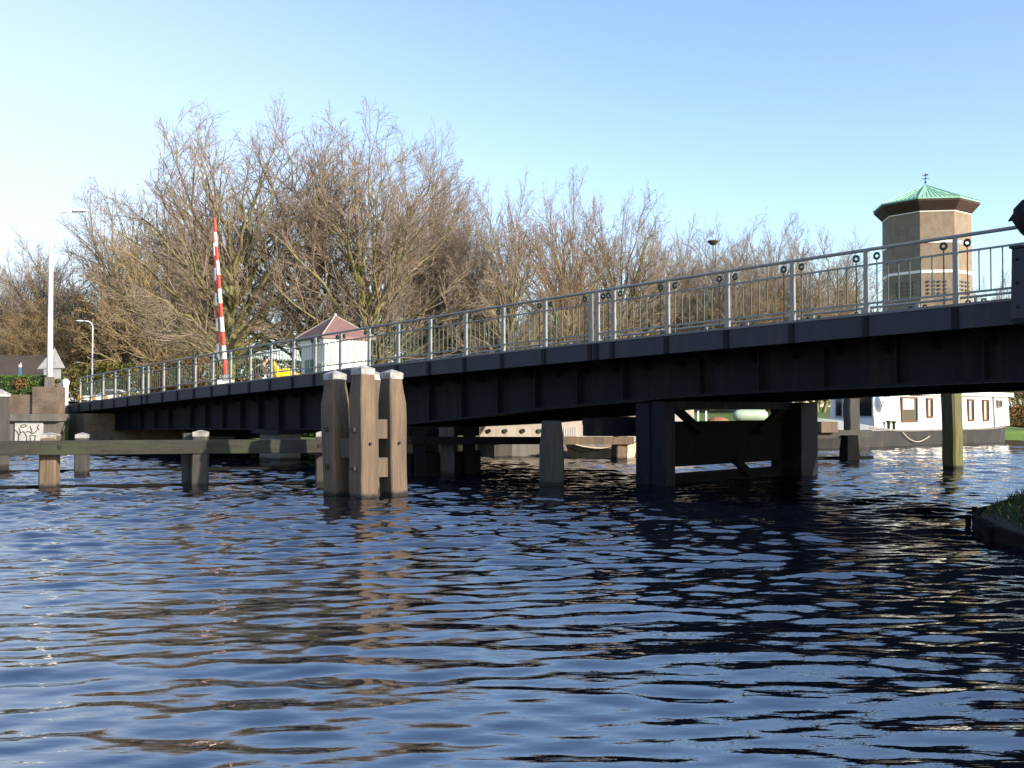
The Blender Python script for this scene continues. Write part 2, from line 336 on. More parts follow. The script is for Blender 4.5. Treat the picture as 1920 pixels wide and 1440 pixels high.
# ------------------------------------------------------------------ land
from mathutils.bvhtree import BVHTree
def gz(x, y):
    h = LANDT.ray_cast(Vector((x, y, 50)), Vector((0, 0, -1)))[0]; return h.z if h else 2.0
SHORE = [(-140, 40), (-70, 39.6), (-38, 40.4), (-20.2, 41.8), (-17.3, 44.6), (-13.5, 45.2), (-8, 46.5), (0, 49), (9, 52), (19, 57), (31, 66), (60, 86), (130, 130), (300, 200)]
def build_land():
    prof_quay = [(.35, -1), (.35, 1.9), (2, 1.98), (8, 2.0), (20, 2.0), (60, 2.0), (260, 2.0), (4000, 2.0)]
    prof_bank = [(0, -1), (0, .22), (1.5, .4), (6, .85), (14, 1.35), (45, 2.0), (260, 2.0), (4000, 2.0)]
    pts = []; c = Vector((0, -40, 0)); S = []
    for i in range(len(SHORE) - 1):
        a, b = Vector((*SHORE[i], 0)), Vector((*SHORE[i + 1], 0)); n = max(1, int((b - a).length / 2.5)) if (b - a).length < 40 else 6
        for k in range(n): S.append((a.lerp(b, k / n), 0 if i < 4 else 1))
    S.append((Vector((*SHORE[-1], 0)), 1))
    rng = random.Random(5); rings = []
    for p, w in S:
        d = (p - c).normalized(); j = rng.uniform(-.25, .25) if w else 0; row = []
        for k, (o, z) in enumerate(prof_bank if w else prof_quay):
            q = p + d * (o + (j if k > 0 else j)); row.append(Vector((q.x, q.y, z + (rng.uniform(-.06, .06) if 1 < k < 5 and w else 0))))
        rings.append(row)
    mb = MB(); mb.loft(rings, closed=False, caps=False)
    o = mb.build('ground', M['grass'], recalc=False); tag(o, kind='structure'); global LANDT; LANDT = BVHTree.FromPolygons(mb.v, mb.f)
    for p in o.data.polygons: p.use_smooth = False
build_land()
# approach road behind the bridge end
mb = MB()
mb.prism([bp(-60, -1, 2.03), bp(-1.2, 0.2, 2.03), bp(-1.2, 7.8, 2.03), bp(-60, 9, 2.03)], (0, 0, -.02))
tag(mb.build('road', M['asphalt']), kind='structure')

# ------------------------------------------------------------------ bridge
SP = [1.04, 2.3, 3.6, 4.85, 6.2, 7.52, 8.01, 9.37, 10.63, 11.94, 13.27, 14.52, 15.85, 17.16, 18.5, 19.7, 21.03, 22.42, 23.75, 25.1, 26.48, 27.83, 29.21, 30.59, 30.78, 31.23, 32.64, 34.05, 35.43, 36.82, 38.31, 39.72, 41.1, 42.5, 43.9]
S0, S1, BW = -.2, 44.3, 8.0
def sgrid(n=48): return [S0 + (S1 - S0) * i / n for i in range(n + 1)]
def strip(t0, t1, zt, zb, name, m, parent, ss=None):
    mb = MB(); rings = [[bp(s, t0, zb(s)), bp(s, t1, zb(s)), bp(s, t1, zt(s)), bp(s, t0, zt(s))] for s in (ss or sgrid())]
    mb.loft(rings); return mb.build(name, m, parent)
def sbox(mb, s0, s1, t0, t1, z0, z1, m=0):
    mb.hexa([bp(s0, t0, z0), bp(s1, t0, z0), bp(s1, t1, z0), bp(s0, t1, z0), bp(s0, t0, z1), bp(s1, t0, z1), bp(s1, t1, z1), bp(s0, t1, z1)], m)
bridge = empty('bridge', bp(20, 4, 0), 'long blue-grey steel girder bridge with grey railings, crossing the canal', 'bridge')
strip(.06, BW - .06, lambda s: deckz(s) - .03, lambda s: deckz(s) - .14, 'deck', M['asphalt'], bridge)
for t0, t1 in ((-.03, .05), (BW - .05, BW + .03)):
    strip(t0, t1, lambda s: deckz(s), lambda s: deckz(s) - .35, 'fascia', M['steel'], bridge)
for s in SP:
    mb = MB(); mb.hexa([bp(s - .05, -.06, deckz(s) - .35), bp(s + .05, -.06, deckz(s) - .35), bp(s + .05, -.033, deckz(s) - .35), bp(s - .05, -.033, deckz(s) - .35),
             bp(s - .05, -.06, deckz(s) - .01), bp(s + .05, -.06, deckz(s) - .01), bp(s + .05, -.033, deckz(s) - .01), bp(s - .05, -.033, deckz(s) - .01)])
    mb.build('fascia_stiffener', M['girder'], bridge)
for t0, t1 in ((-.045, .12), (BW - .12, BW + .045)):
    strip(t0, t1, lambda s: deckz(s) + .045, lambda s: deckz(s) + .003, 'kerb_plate', M['kerb'], bridge)
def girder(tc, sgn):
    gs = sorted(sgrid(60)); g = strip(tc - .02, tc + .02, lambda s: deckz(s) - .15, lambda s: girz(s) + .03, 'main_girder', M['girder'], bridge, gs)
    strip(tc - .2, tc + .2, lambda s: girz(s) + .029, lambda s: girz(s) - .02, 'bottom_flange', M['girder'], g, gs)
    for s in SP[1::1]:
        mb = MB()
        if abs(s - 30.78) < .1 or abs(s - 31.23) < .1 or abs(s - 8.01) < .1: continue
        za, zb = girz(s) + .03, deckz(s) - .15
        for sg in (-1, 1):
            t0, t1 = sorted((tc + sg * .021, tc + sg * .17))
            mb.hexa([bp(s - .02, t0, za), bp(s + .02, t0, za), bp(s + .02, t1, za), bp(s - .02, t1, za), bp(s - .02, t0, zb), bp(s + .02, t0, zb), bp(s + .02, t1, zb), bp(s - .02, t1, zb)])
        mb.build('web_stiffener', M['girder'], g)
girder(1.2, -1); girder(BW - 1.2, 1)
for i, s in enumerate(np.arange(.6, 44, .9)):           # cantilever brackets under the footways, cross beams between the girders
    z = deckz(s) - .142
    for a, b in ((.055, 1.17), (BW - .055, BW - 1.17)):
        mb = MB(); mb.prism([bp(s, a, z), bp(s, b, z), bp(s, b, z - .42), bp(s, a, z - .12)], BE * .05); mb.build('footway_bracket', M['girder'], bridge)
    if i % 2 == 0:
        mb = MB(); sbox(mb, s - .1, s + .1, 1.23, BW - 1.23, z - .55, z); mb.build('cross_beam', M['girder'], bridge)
# railings
HR = 1.11
def railing(t, dirt):
    for i, s in enumerate(SP):
        z = deckz(s); w = .041
        mb = MB(); mb.hexa([bp(s - w, t - .02, z - .02), bp(s + w, t - .02, z - .02), bp(s + w, t + .05, z - .02), bp(s - w, t + .05, z - .02),
                            bp(s - w * .8, t - .02, z + HR - .02), bp(s + w * .8, t - .02, z + HR - .02), bp(s + w * .8, t + .05, z + HR - .02), bp(s - w * .8, t + .05, z + HR - .02)])
        mb.build('railing_post', M['rail'], bridge)
    ss = [.85] + sgrid()[2:]; mb = MB(); mb.tube([bp(s, t + .015, deckz(s) + HR) for s in ss], .032, 8)
    mb.build('handrail', M['rail'], bridge, smooth=True)
    for i in range(len(SP) - 1):
        a, b = SP[i] + .05, SP[i + 1] - .05; L = b - a
        if L < .2: continue
        mb = MB(); tt = t + .015
        for h, hh in ((.855, .03), (.205, .032)):
            mb.beam(bp(a, tt, deckz(a) + h), bp(b, tt, deckz(b) + h), .035, hh, 0)
        nb = 7 if L > 1 else max(2, round(L / .2)); fin = []
        for k in range(nb):
            s = a + L * (k + .75) / (nb + .5) if L > 1 else a + L * (k + .7) / (nb + .4); z = deckz(s); end = k in (0, nb - 1)
            mb.tube([bp(s, tt, z + (.06 if end else .215)), bp(s, tt, z + (.93 if end else .845))], .0115, 5, 1, False)
            if end: fin.append((s, z))
        pn = mb.build('railing_panel', [M['rail'], M['green']], bridge, recalc=False)
        for s, z in fin:
            mr = MB(); mr.ring(bp(s, tt, z + .985), BN, .046, .022, 16, 6); mr.build('ring_finial', M['green'], pn, smooth=True, recalc=False)
railing(0.0, 0); railing(BW - .03, 1)
# white end post at the left bank
mb = MB()
p = bp(-.42, -.1, 0)
mb.frus((p.x, p.y), .2, .2, 1.6, 2.75, R(-46)); mb.frus((p.x, p.y), .28, .28, 2.752, 2.9, R(-46)); mb.frus((p.x, p.y), .28, .1, 2.9, 3.0, R(-46))
tag(mb.build('end_post', M['white'], bevel=.01), 'stout white post at the left end of the bridge railing', 'post')
# the sculpture and its steel pedestal at the right edge
ped = empty('railing_sculpture', bp(39.45, -.25, 2.9), 'black bird-headed sculpture leaning outward on a riveted dark box fixed to the bridge', 'sculpture')
mb = MB(); c = bp(39.62, -.24, 0)
mb.frus((c.x, c.y), .60, .56, 2.93, 3.96, R(-46.8)); mb.frus((c.x, c.y), .52, .62, 2.86, 2.925, R(-46.8)); mb.frus((c.x, c.y), .62, .62, 3.962, 4.0, R(-46.8))
pb = mb.build('pedestal', M['steel'], ped, bevel=.012)
mb = MB()
for a in (-.2, .2):
    for z in (3.1, 3.45, 3.8): mb.sphere(c + Vector((math.cos(R(-46.8)) * a, math.sin(R(-46.8)) * a, z)) - BN * .295, .022, 8, 5)
mb.build('rivet', M['girder'], pb, smooth=True)
mb = MB(); q = c + Vector((0, 0, 0))
def sp_(a, h): return q + BE * a + Vector((0, 0, h))
mb.tube([sp_(.1, 4.0), sp_(.02, 4.12), sp_(-.1, 4.3), sp_(-.16, 4.45), sp_(-.17, 4.56), sp_(-.13, 4.66), sp_(-.1, 4.69)], [.12, .13, .17, .2, .17, .1, .04], 14)
mb.tube([sp_(-.2, 4.52), sp_(-.34, 4.47), sp_(-.42, 4.42)], [.1, .05, .01], 10)
mb.tube([sp_(.0, 4.5), sp_(.12, 4.62), sp_(.2, 4.62)], [.16, .13, .1], 10)
for k in range(5): mb.sphere(sp_(.1, 4.72 + .085 * k), (.07, .07, .055), 10, 6)
mb.build('figure', M['bronze'], ped, smooth=True)

# ------------------------------------------------------------------ abutments and piers
ab = empty('abutment', bp(-1, 4, 0), 'dark brick abutment carrying the left end of the bridge', 'abutment')
mb = MB()
mb.hexa([bp(-3.2, -.2, -1), bp(2.2, -.2, -1), bp(2.2, 8.2, -1), bp(-3.2, 8.2, -1), bp(-3.2, -.2, 1.48), bp(2.2, -.2, 1.48), bp(2.2, 8.2, 1.48), bp(-3.2, 8.2, 1.48)])
mb.build('wall', M['brick'], ab)
mb = MB(); mb.hexa([bp(-3.2, -.2, 1.482), bp(-.25, -.2, 1.482), bp(-.25, 8.2, 1.482), bp(-3.2, 8.2, 1.482), bp(-3.2, -.2, 2.0), bp(-.25, -.2, 1.84), bp(-.25, 8.2, 1.84), bp(-3.2, 8.2, 2.0)])
mb.build('coping', M['concrete'], ab)
ab = empty('abutment', bp(45, 4, 0), 'dark brick abutment under the right end of the bridge', 'abutment')
mb = MB(); mb.hexa([bp(43.3, .2, -1), bp(47, .2, -1), bp(47, 8, -1), bp(43.3, 8, -1), bp(43.3, .2, 2.1), bp(47, .2, 2.1), bp(47, 8, 2.1), bp(43.3, 8, 2.1)]); mb.build('wall', M['brick'], ab)
def sbeam(mb, a, b, w, h): mb.beam(bp(*a), bp(*b), w, h)
# left pier: row of stout columns under a cap beam
pr = empty('bridge_pier', bp(16.2, 4, 0), 'dark pier of square columns under the left span, behind the timber beam', 'pier')
for t in (.5, 3.0, 5.2, 7.1):
    mb = MB(); sbox(mb, 15.6, 16.9, t, t + .75, -1, .87); mb.build('column', M['concrete'], pr, bevel=.02)
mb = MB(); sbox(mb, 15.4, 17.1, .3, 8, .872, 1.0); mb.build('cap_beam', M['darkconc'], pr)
# trestle under left span
tr = empty('timber_trestle', bp(9, 3, 0), 'low dark timber trestle with crossed braces under the left span', 'trestle')
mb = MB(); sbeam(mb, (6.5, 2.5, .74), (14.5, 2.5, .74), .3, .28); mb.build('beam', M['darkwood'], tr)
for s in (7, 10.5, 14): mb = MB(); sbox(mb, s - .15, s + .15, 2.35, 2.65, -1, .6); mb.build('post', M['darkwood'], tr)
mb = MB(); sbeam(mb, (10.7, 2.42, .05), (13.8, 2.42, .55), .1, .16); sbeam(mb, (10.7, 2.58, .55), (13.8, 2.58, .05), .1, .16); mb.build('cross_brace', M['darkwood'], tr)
# main pier
pm = empty('bridge_pier', bp(31.2, 4, 0), 'broad dark pier frame with paired columns and open slots, under the right span', 'pier')
for (s0, s1, t0, t1) in ((30.98, 31.36, 1.0, 1.42), (31.37, 31.76, 1.04, 1.40), (31.05, 31.5, 6.2, 6.9), (31.52, 31.95, 6.15, 6.95)):
    mb = MB(); sbox(mb, s0, s1, t0, t1, -1, girz(31) - .03 - (.03 if s0 < 31.2 else 0)); mb.build('column', M['darkconc'], pm, bevel=.03)
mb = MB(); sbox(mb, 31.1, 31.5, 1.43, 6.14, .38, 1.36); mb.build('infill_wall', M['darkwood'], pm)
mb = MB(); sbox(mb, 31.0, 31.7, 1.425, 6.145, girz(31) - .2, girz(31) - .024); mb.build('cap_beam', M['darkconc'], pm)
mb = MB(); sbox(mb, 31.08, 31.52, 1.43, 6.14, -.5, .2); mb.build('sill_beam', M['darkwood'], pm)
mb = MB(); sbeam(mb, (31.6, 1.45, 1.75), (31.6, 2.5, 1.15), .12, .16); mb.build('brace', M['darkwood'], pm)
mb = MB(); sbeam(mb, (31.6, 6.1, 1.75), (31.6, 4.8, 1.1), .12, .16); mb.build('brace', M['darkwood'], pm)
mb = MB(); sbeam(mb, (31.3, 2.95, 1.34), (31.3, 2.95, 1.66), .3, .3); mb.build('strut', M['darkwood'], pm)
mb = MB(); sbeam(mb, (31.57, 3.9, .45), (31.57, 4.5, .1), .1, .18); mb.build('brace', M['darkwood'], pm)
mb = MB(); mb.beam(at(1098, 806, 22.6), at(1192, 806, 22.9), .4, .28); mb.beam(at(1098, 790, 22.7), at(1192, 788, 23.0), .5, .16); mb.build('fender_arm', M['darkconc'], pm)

# ------------------------------------------------------------------ timber piles
def pile(mb, x, y, w, zt, rz=R(45), lean=(0, 0), taper=.62, cham=.06):
    """square pile with chamfered corners, narrowing in its top half metre, slightly leaning and uneven"""
    zs = [-1, .0, .35, .8, zt * .62, zt - .55, zt - .3, zt]; rng = random.Random(int(x * 999) + int(y * 77)); rings = []
    for z in zs:
        k = 1 if z < zt - .54 else 1 - (1 - taper) * ((z - (zt - .55)) / .55)
        k *= 1 + (.02 * rng.uniform(-1, 1) if z < zt else 0); h = w / 2 * k; ch = cham * k; ring = []
        for sx, sy in ((1, 1), (-1, 1), (-1, -1), (1, -1)):
            pr_ = ((h, h - ch), (h - ch, h)) if sx * sy > 0 else ((h - ch, h), (h, h - ch))
            for a, b in pr_: ring.append((sx * a, sy * b))
        ca, sa = math.cos(rz), math.sin(rz); ox = x + lean[0] * z + rng.uniform(-.012, .012); oy = y + lean[1] * z
        rings.append([Vector((ox + a * ca - b * sa, oy + a * sa + b * ca, z)) for a, b in ring])
    mb.loft(rings); return x + lean[0] * zt, y + lean[1] * zt
def cap(mb, x, y, w, z, rz=R(45), h=.13, tip=.07):
    mb.frus((x, y), w * .98, w, z - h + .02, z + .02, rz); mb.frus((x, y), w, w * .12, z + .021, z + .02 + tip, rz)
dol = empty('mooring_dolphin', wl(695, 19), 'cluster of four tall weathered timber piles with white caps, standing in front of the bridge', 'mooring dolphin')
DP = [(634, 18.75, 2.27, (-.028, 0), 'wood_grey'), (683, 18.2, 2.35, (-.012, 0), 'wood'), (738.5, 18.75, 2.29, (-.02, 0), 'wood'), (702, 19.75, 2.3, (-.006, 0), 'wood_grey')]
for px, Y, zt, ln, mm in DP:
    p = wl(px, Y); mb = MB(); tx, ty = pile(mb, p.x, p.y, .40, zt, R(47), ln, .70, .028); po = mb.build('pile', M['wood'], dol, bevel=.01)
    mb = MB(); cap(mb, tx, ty, .325, zt, R(47), .12, .065); mb.build('cap', M['capwhite'], po, bevel=.015)
    mb = MB()
    for z in (.55, 1.25):
        mb.tube([Vector((p.x + ln[0] * z - .14, p.y - .15, z)), Vector((p.x + ln[0] * z - .175, p.y - .185, z))], [.055, .045], 8)
    mb.tube([Vector((p.x + ln[0] * 1.0 + .15, p.y - .17, 1.0)), Vector((p.x + ln[0] + .17, p.y - .185, 1.0))], [.03, .025], 8)
    mb.build('bolt_head', M['bolt'], po)
def pw(i, z): px, Y, zt, ln, _ = DP[i]; p = wl(px, Y); return Vector((p.x + ln[0] * z, p.y, z))
mb = MB()
mb.beam(pw(0, .9), pw(1, .9) + Vector((0, .2, 0)), .22, .36); mb.beam(pw(1, 1.26) + Vector((.05, .15, 0)), pw(2, 1.26), .22, .36); mb.beam(pw(1, .55) + Vector((.05, .15, 0)), pw(2, .55), .22, .36); mb.beam(pw(1, .9) + Vector((0, .1, .03)), pw(3, .93), .2, .33)
mb.build('cross_timber', M['wood'], dol, bevel=.01)
# front guide fence on the left
fn = empty('guide_fence', wl(300, 20.3), 'mossy timber guide fence on squat piles, running left from the tall pile cluster', 'guide fence')
for px, Y, zt, w in ((95, 20.6, 1.09, .34), (356, 21.3, 1.12, .3), (377, 21.0, 1.13, .32), (606, 21.8, 1.1, .32)):
    p = wl(px, Y); mb = MB(); pile(mb, p.x, p.y, w, zt, R(8), (0, 0), .9, .03); po = mb.build('post', M['wood'] if px < 100 else M['wood_grey'], fn, bevel=.01)  # tan timber for the sunlit post, grey timber paints the others as shaded
    if px != 356: mb = MB(); cap(mb, p.x, p.y, w * .93, zt, R(8), .1, .04); mb.build('cap', M['capwhite'], po, bevel=.01)
mb = MB(); a = at(-260, 842, 19.6); b = at(618, 836, 21.45); mb.beam(a, b, .2, .29); bo = mb.build('beam', M['beamwood'], fn, bevel=.015)
mb = MB()
for px in (98, 384, 600):
    k = (px + 260) / 878; c = a.lerp(b, k); mb.box((c.x, c.y - .115, c.z + .02), (.07, .03, .07))
mb.build('bolt_head', M['bolt'], bo)
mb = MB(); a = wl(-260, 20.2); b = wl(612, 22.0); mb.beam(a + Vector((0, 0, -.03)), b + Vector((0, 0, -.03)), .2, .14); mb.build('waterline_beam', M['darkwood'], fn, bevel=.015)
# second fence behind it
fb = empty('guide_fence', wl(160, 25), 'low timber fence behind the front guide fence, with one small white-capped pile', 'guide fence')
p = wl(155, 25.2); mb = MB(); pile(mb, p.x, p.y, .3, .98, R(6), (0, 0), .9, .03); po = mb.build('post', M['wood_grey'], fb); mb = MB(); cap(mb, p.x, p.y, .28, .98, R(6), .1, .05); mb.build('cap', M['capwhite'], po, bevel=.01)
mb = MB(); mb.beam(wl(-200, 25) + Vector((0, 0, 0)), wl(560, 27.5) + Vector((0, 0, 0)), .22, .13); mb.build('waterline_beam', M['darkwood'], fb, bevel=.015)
# tall pile at the left frame edge
tp = empty('mooring_pile', wl(0, 28), 'tall grey mooring pile with a pointed cap at the left edge, before the brick wall', 'mooring pile')
p = wl(1, 28); mb = MB(); pile(mb, p.x, p.y, .46, 2.05, R(30), (0, 0), .9, .06); mb.build('pile', M['wood_grey'], tp); mb = MB(); cap(mb, p.x, p.y, .5, 2.05, R(30), .08, .13); mb.build('cap', M['capwhite'], tp, bevel=.01)
# guide wall under the bridge, right of the dolphin
gw = empty('guide_wall', wl(830, 25), 'dark plank guide wall under the bridge between the tall piles and the open channel', 'guide wall')
mb = MB(); a, b = wl(760, 24.0), wl(899, 26.4)
n = 14
for i in range(n):
    c0, c1 = a.lerp(b, i / n), a.lerp(b, (i + .96) / n); j = .012 * (i % 2)
    mb.beam(c0 + Vector((0, j, -.2)), c1 + Vector((0, j, -.2)), .1, 1.5)
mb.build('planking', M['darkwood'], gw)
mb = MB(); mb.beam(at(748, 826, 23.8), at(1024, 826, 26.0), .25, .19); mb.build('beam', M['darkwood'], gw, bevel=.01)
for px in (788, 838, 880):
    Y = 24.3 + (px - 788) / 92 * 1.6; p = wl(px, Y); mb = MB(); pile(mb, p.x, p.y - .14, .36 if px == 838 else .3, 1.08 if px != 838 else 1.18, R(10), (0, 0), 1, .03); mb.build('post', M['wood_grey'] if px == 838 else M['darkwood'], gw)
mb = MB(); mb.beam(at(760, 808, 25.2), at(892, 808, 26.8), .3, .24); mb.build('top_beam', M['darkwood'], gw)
# single piles in the channel
p = wl(1034, 21.6); mb = MB(); pile(mb, p.x, p.y, .45, 1.38, R(20), (0, 0), .8, .07)
tag(mb.build('channel_pile', M['wood_grey'], bevel=.01), 'single dark green pile with a narrowed head before the open channel under the bridge', 'pile')
p = wl(1785, 27.3); mb = MB(); pile(mb, p.x, p.y, .42, 2.6, R(32), (-.005, 0), .95, .05)
tag(mb.build('channel_pile', mat('algae_pile_timber', (.12, .115, .042), (.07, .075, .03), 9, (2.2, 2.2, .2), .85, 0, .5, .02, wet=.14, c3=(.2, .17, .12), s3=2)), 'thick yellow-green pile standing in sunlight in front of the white houseboat', 'pile')
# far guide fence pieces
ff = empty('guide_fence', wl(1140, 32), 'sunlit pale guide beam on one leaning pile on the far side of the channel', 'guide fence')
mb = MB(); mb.beam(at(1040, 826, 32), at(1186, 826, 32.5), .3, .24); mb.build('beam', M['wood'], ff)
p = wl(1160, 32.6); mb = MB(); pile(mb, p.x, p.y, .42, .78, R(25), (.06, 0), .85, .03); mb.build('post', M['wood'], ff)
ff = empty('guide_fence', wl(1585, 33), 'stub of grey guide fence with a sawn block, before the white houseboat bow', 'guide fence')
mb = MB(); mb.beam(at(1500, 815, 32.2), at(1630, 813, 33.2), .3, .25); mb.build('beam', M['wood_grey'], ff)
mb = MB(); mb.beam(at(1534, 801, 32.2), at(1566, 801, 32.45), .3, .36); mb.build('block', M['wood'], ff, bevel=.02)
p = wl(1596, 33); mb = MB(); pile(mb, p.x, p.y, .4, 2.0, R(15), (.0, 0), .95, .03); mb.build('post', M['wood_grey'], ff)
p = wl(1586, 32.8); mb = MB(); pile(mb, p.x, p.y - .3, .5, .55, R(15), (.0, 0), .85, .03); mb.build('foot_post', M['darkwood'], ff)
mb = MB(); mb.beam(wl(1500, 32.6), wl(1632, 33.4), .3, .16); mb.build('waterline_beam', M['darkwood'], ff)

# ------------------------------------------------------------------ quay wall and its surroundings at left
QY = 40.6
def q3(x, y, dy=0): return at(x, y, QY + dy)
qw = empty('quay_wall', (-24, QY, 0), 'brown brick quay wall with a concrete ledge and a pale plastered base', 'wall')
def qbox(x0, x1, y0, y1, f=0, dep=.5, parent=qw, name='brickwork', m='brick', bevel=0):
    a = q3(x0, y1, f); b = q3(x1, y0, f); mb = MB(); mb.hexa([Vector(v) for v in ((a.x, QY + f, a.z), (b.x, QY + f, a.z), (b.x, QY + f + dep, a.z), (a.x, QY + f + dep, a.z), (a.x, QY + f, b.z), (b.x, QY + f, b.z), (b.x, QY + f + dep, b.z), (a.x, QY + f + dep, b.z))])
    return mb.build(name, M[m], parent, bevel=bevel)
qbox(-700, 59.5, 740, 776, .12)
qbox(60, 106, 725, 776, 0, .8)
qbox(106.3, 111, 718, 776, .25, .25, name='end_pier')
qbox(-700, 112, 776.3, 790, -.12, .9, name='ledge', m='concrete', bevel=.02)
qbox(-700, 112, 790.3, 850, .1, .6, name='base', m='concrete')
gp = qbox(27.5, 80, 792, 832, .03, .06, name='plaster_panel', m='plaster')
def gpt(x, y): v = q3(x, y); return Vector((v.x, QY + .022, v.z))
mb = MB()
GR = [[(38, 799), (41, 797), (45, 796), (49, 797), (49, 799), (45, 801), (40, 801), (38, 799)], [(35, 803), (37, 808), (39, 812)], [(27.8, 807), (31, 808), (33, 812), (35, 817)], [(38, 811), (35, 816), (34, 824), (34, 829)], [(38, 811), (43, 809), (47, 813), (50, 820), (49, 827), (46, 830)], [(34, 829), (36, 829)], [(56, 799), (58, 804), (60, 811)], [(48, 810), (53, 809), (57, 811), (60, 814)], [(60, 813), (65, 811), (69, 806)], [(54, 817), (60, 817), (66, 817)], [(66, 817), (65, 824), (64, 829)], [(56, 819), (57, 825), (54, 829)], [(72, 796), (70, 802), (73, 806)]]
for g in GR: mb.tube([gpt(*q) for q in g], .017, 5)
mb.build('graffiti', M['graf'], gp)
# bushy clump of small leaf faces filling a box or ball
def leaves(name, cen, rad, n, size, m, parent=None, box=False, seed=1, flat=.5):
    rng = np.random.default_rng(seed); u = rng.normal(size=(n, 3)); u /= np.linalg.norm(u, axis=1)[:, None]; r = rng.uniform(.55, 1, (n, 1)) ** .6
    P = rng.uniform(-1, 1, (n, 3)) if box else u * r
    if not box: P += .12 * np.sin(P * 6 + seed) 
    P = P * np.array(rad); d1 = rng.normal(size=(n, 3)); d1 /= np.linalg.norm(d1, axis=1)[:, None]; d2 = np.cross(d1, rng.normal(size=(n, 3))); d2 /= np.linalg.norm(d2, axis=1)[:, None]
    s = size * rng.uniform(.6, 1.3, (n, 1)); V = np.stack([P - d1 * s, P - d2 * s * flat, P + d1 * s, P + d2 * s * flat], 1).reshape(-1, 3)
    Fq = np.arange(4 * n).reshape(n, 4)
    return npmesh(name, V, Fq, m, parent, loc=None if parent else Vector(cen)) if parent is None else npmesh(name, V + np.array(Vector(cen) - wloc(parent)), Fq, m, parent)
a, b = at(-160, 739, 41.6), at(88, 704, 41.6)
hd = empty('hedge', ((a.x + b.x) / 2, 41.6, 2.1), 'clipped green hedge with a brown patch, on top of the brick quay wall', 'hedge')
leaves('foliage', ((a.x + b.x) / 2, 41.75, (a.z + b.z) / 2), ((b.x - a.x) / 2, .42, (b.z - a.z) / 2), 15000, .055, M['leaf_green'], hd, True, 3)
c = at(38, 720, 41.4); leaves('withered_patch', (c.x, 41.5, c.z), (.42, .3, .3), 900, .05, M['leaf_brown'], hd, False, 4)
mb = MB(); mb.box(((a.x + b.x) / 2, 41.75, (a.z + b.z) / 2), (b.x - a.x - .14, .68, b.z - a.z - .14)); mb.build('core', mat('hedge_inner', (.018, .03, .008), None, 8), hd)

# ------------------------------------------------------------------ street lamps
def lamp(px, Y, zb, ytop, side, label, r=.13, reach=.9):
    top = at(px, ytop, Y); p = Vector((top.x, Y, zb)); H = top.z - zb
    o = empty('street_lamp', p, label, 'street lamp', 'white street lamps on the left bank')
    k = .55; pts = [p, p + Vector((0, 0, H - k))]
    arc = [p + Vector((side * k * (1 - math.cos(a)), 0, H - k + k * math.sin(a))) for a in np.linspace(.2, math.pi / 2, 6)]
    end = arc[-1] + Vector((side * reach * .35, 0, .0))
    mb = MB(); mb.tube([p, p + Vector((0, 0, H * .3)), p + Vector((0, 0, H - k))] + arc + [end], [r, r * .8, r * .55] + [r * .5] * 6 + [r * .5], 12); mb.build('pole', M['lampwhite'], o, smooth=True)
    a = end - Vector((side * .05, 0, 0)); b = a + Vector((side * .72, 0, .015)); mb = MB()
    mb.loft([[q + Vector((0, w * math.cos(t), h * math.sin(t) * (1 if math.sin(t) > 0 else .6))) for t in np.linspace(0, 2 * math.pi, 11)[:-1]] for q, w, h in ((a, .05, .05), (a + (b - a) * .2, .13, .09), (a + (b - a) * .75, .15, .08), (b, .06, .03))])
    mb.build('lamp_head', M['lampwhite'], o, smooth=True)
    mb = MB(); mb.frus((p.x, p.y), .3, .28, zb - .25 if px < 100 else zb - .02, zb + .25); mb.build('foot', M['concrete'], o)
lamp(97, 41.3, 2.75, 396, 1, 'tallest white street lamp, with its arm to the right, above the hedge at the left')
lamp(174, 88, 2.0, 602, -1, 'middle-sized white street lamp behind the bridge railing, arm to the left', .1)
lamp(164, 110, 2.0, 680, -1, 'smallest and farthest white street lamp, just left of another lamp pole', .075, .8)
# traffic sign seen from behind
c = at(96, 690, 43); sg = empty('traffic_sign', (c.x, 43, 2.0), 'grey back of a triangular warning sign with a plate below, behind the tall lamp pole', 'sign')
mb = MB(); mb.tube([(c.x, 43.1, 2.0), (c.x, 43.1, 4.2)], .04, 8); mb.build('post', M['greymetal'], sg)
mb = MB(); a, b, d = at(69, 692, 43), at(122, 690, 43), at(102, 652, 43); mb.prism([a, b, d], (0, .02, 0)); mb.build('triangle', M['greymetal'], sg, bevel=.006)
mb = MB(); mb.prism([at(82, 710, 43), at(114, 710, 43), at(114, 692.6, 43), at(82, 692.6, 43)], (0, .02, 0)); mb.build('plate', M['greymetal'], sg)
# blue post sign far left
c = at(38, 690, 60); o = empty('post_sign', (c.x, 60, 2), 'small blue and white sign on a post beyond the hedge', 'sign')
mb = MB(); mb.tube([(c.x, 60.05, 2), (c.x, 60.05, 4.5)], .04, 6); mb.build('post', M['greymetal'], o); mb = MB(); mb.box((c.x, 60, 3.95), (.17, .03, .5)); mb.build('panel', M['blue'], o); mb = MB(); mb.box((c.x, 60, 4.3), (.17, .03, .14)); mb.build('top_panel', M['white'], o)

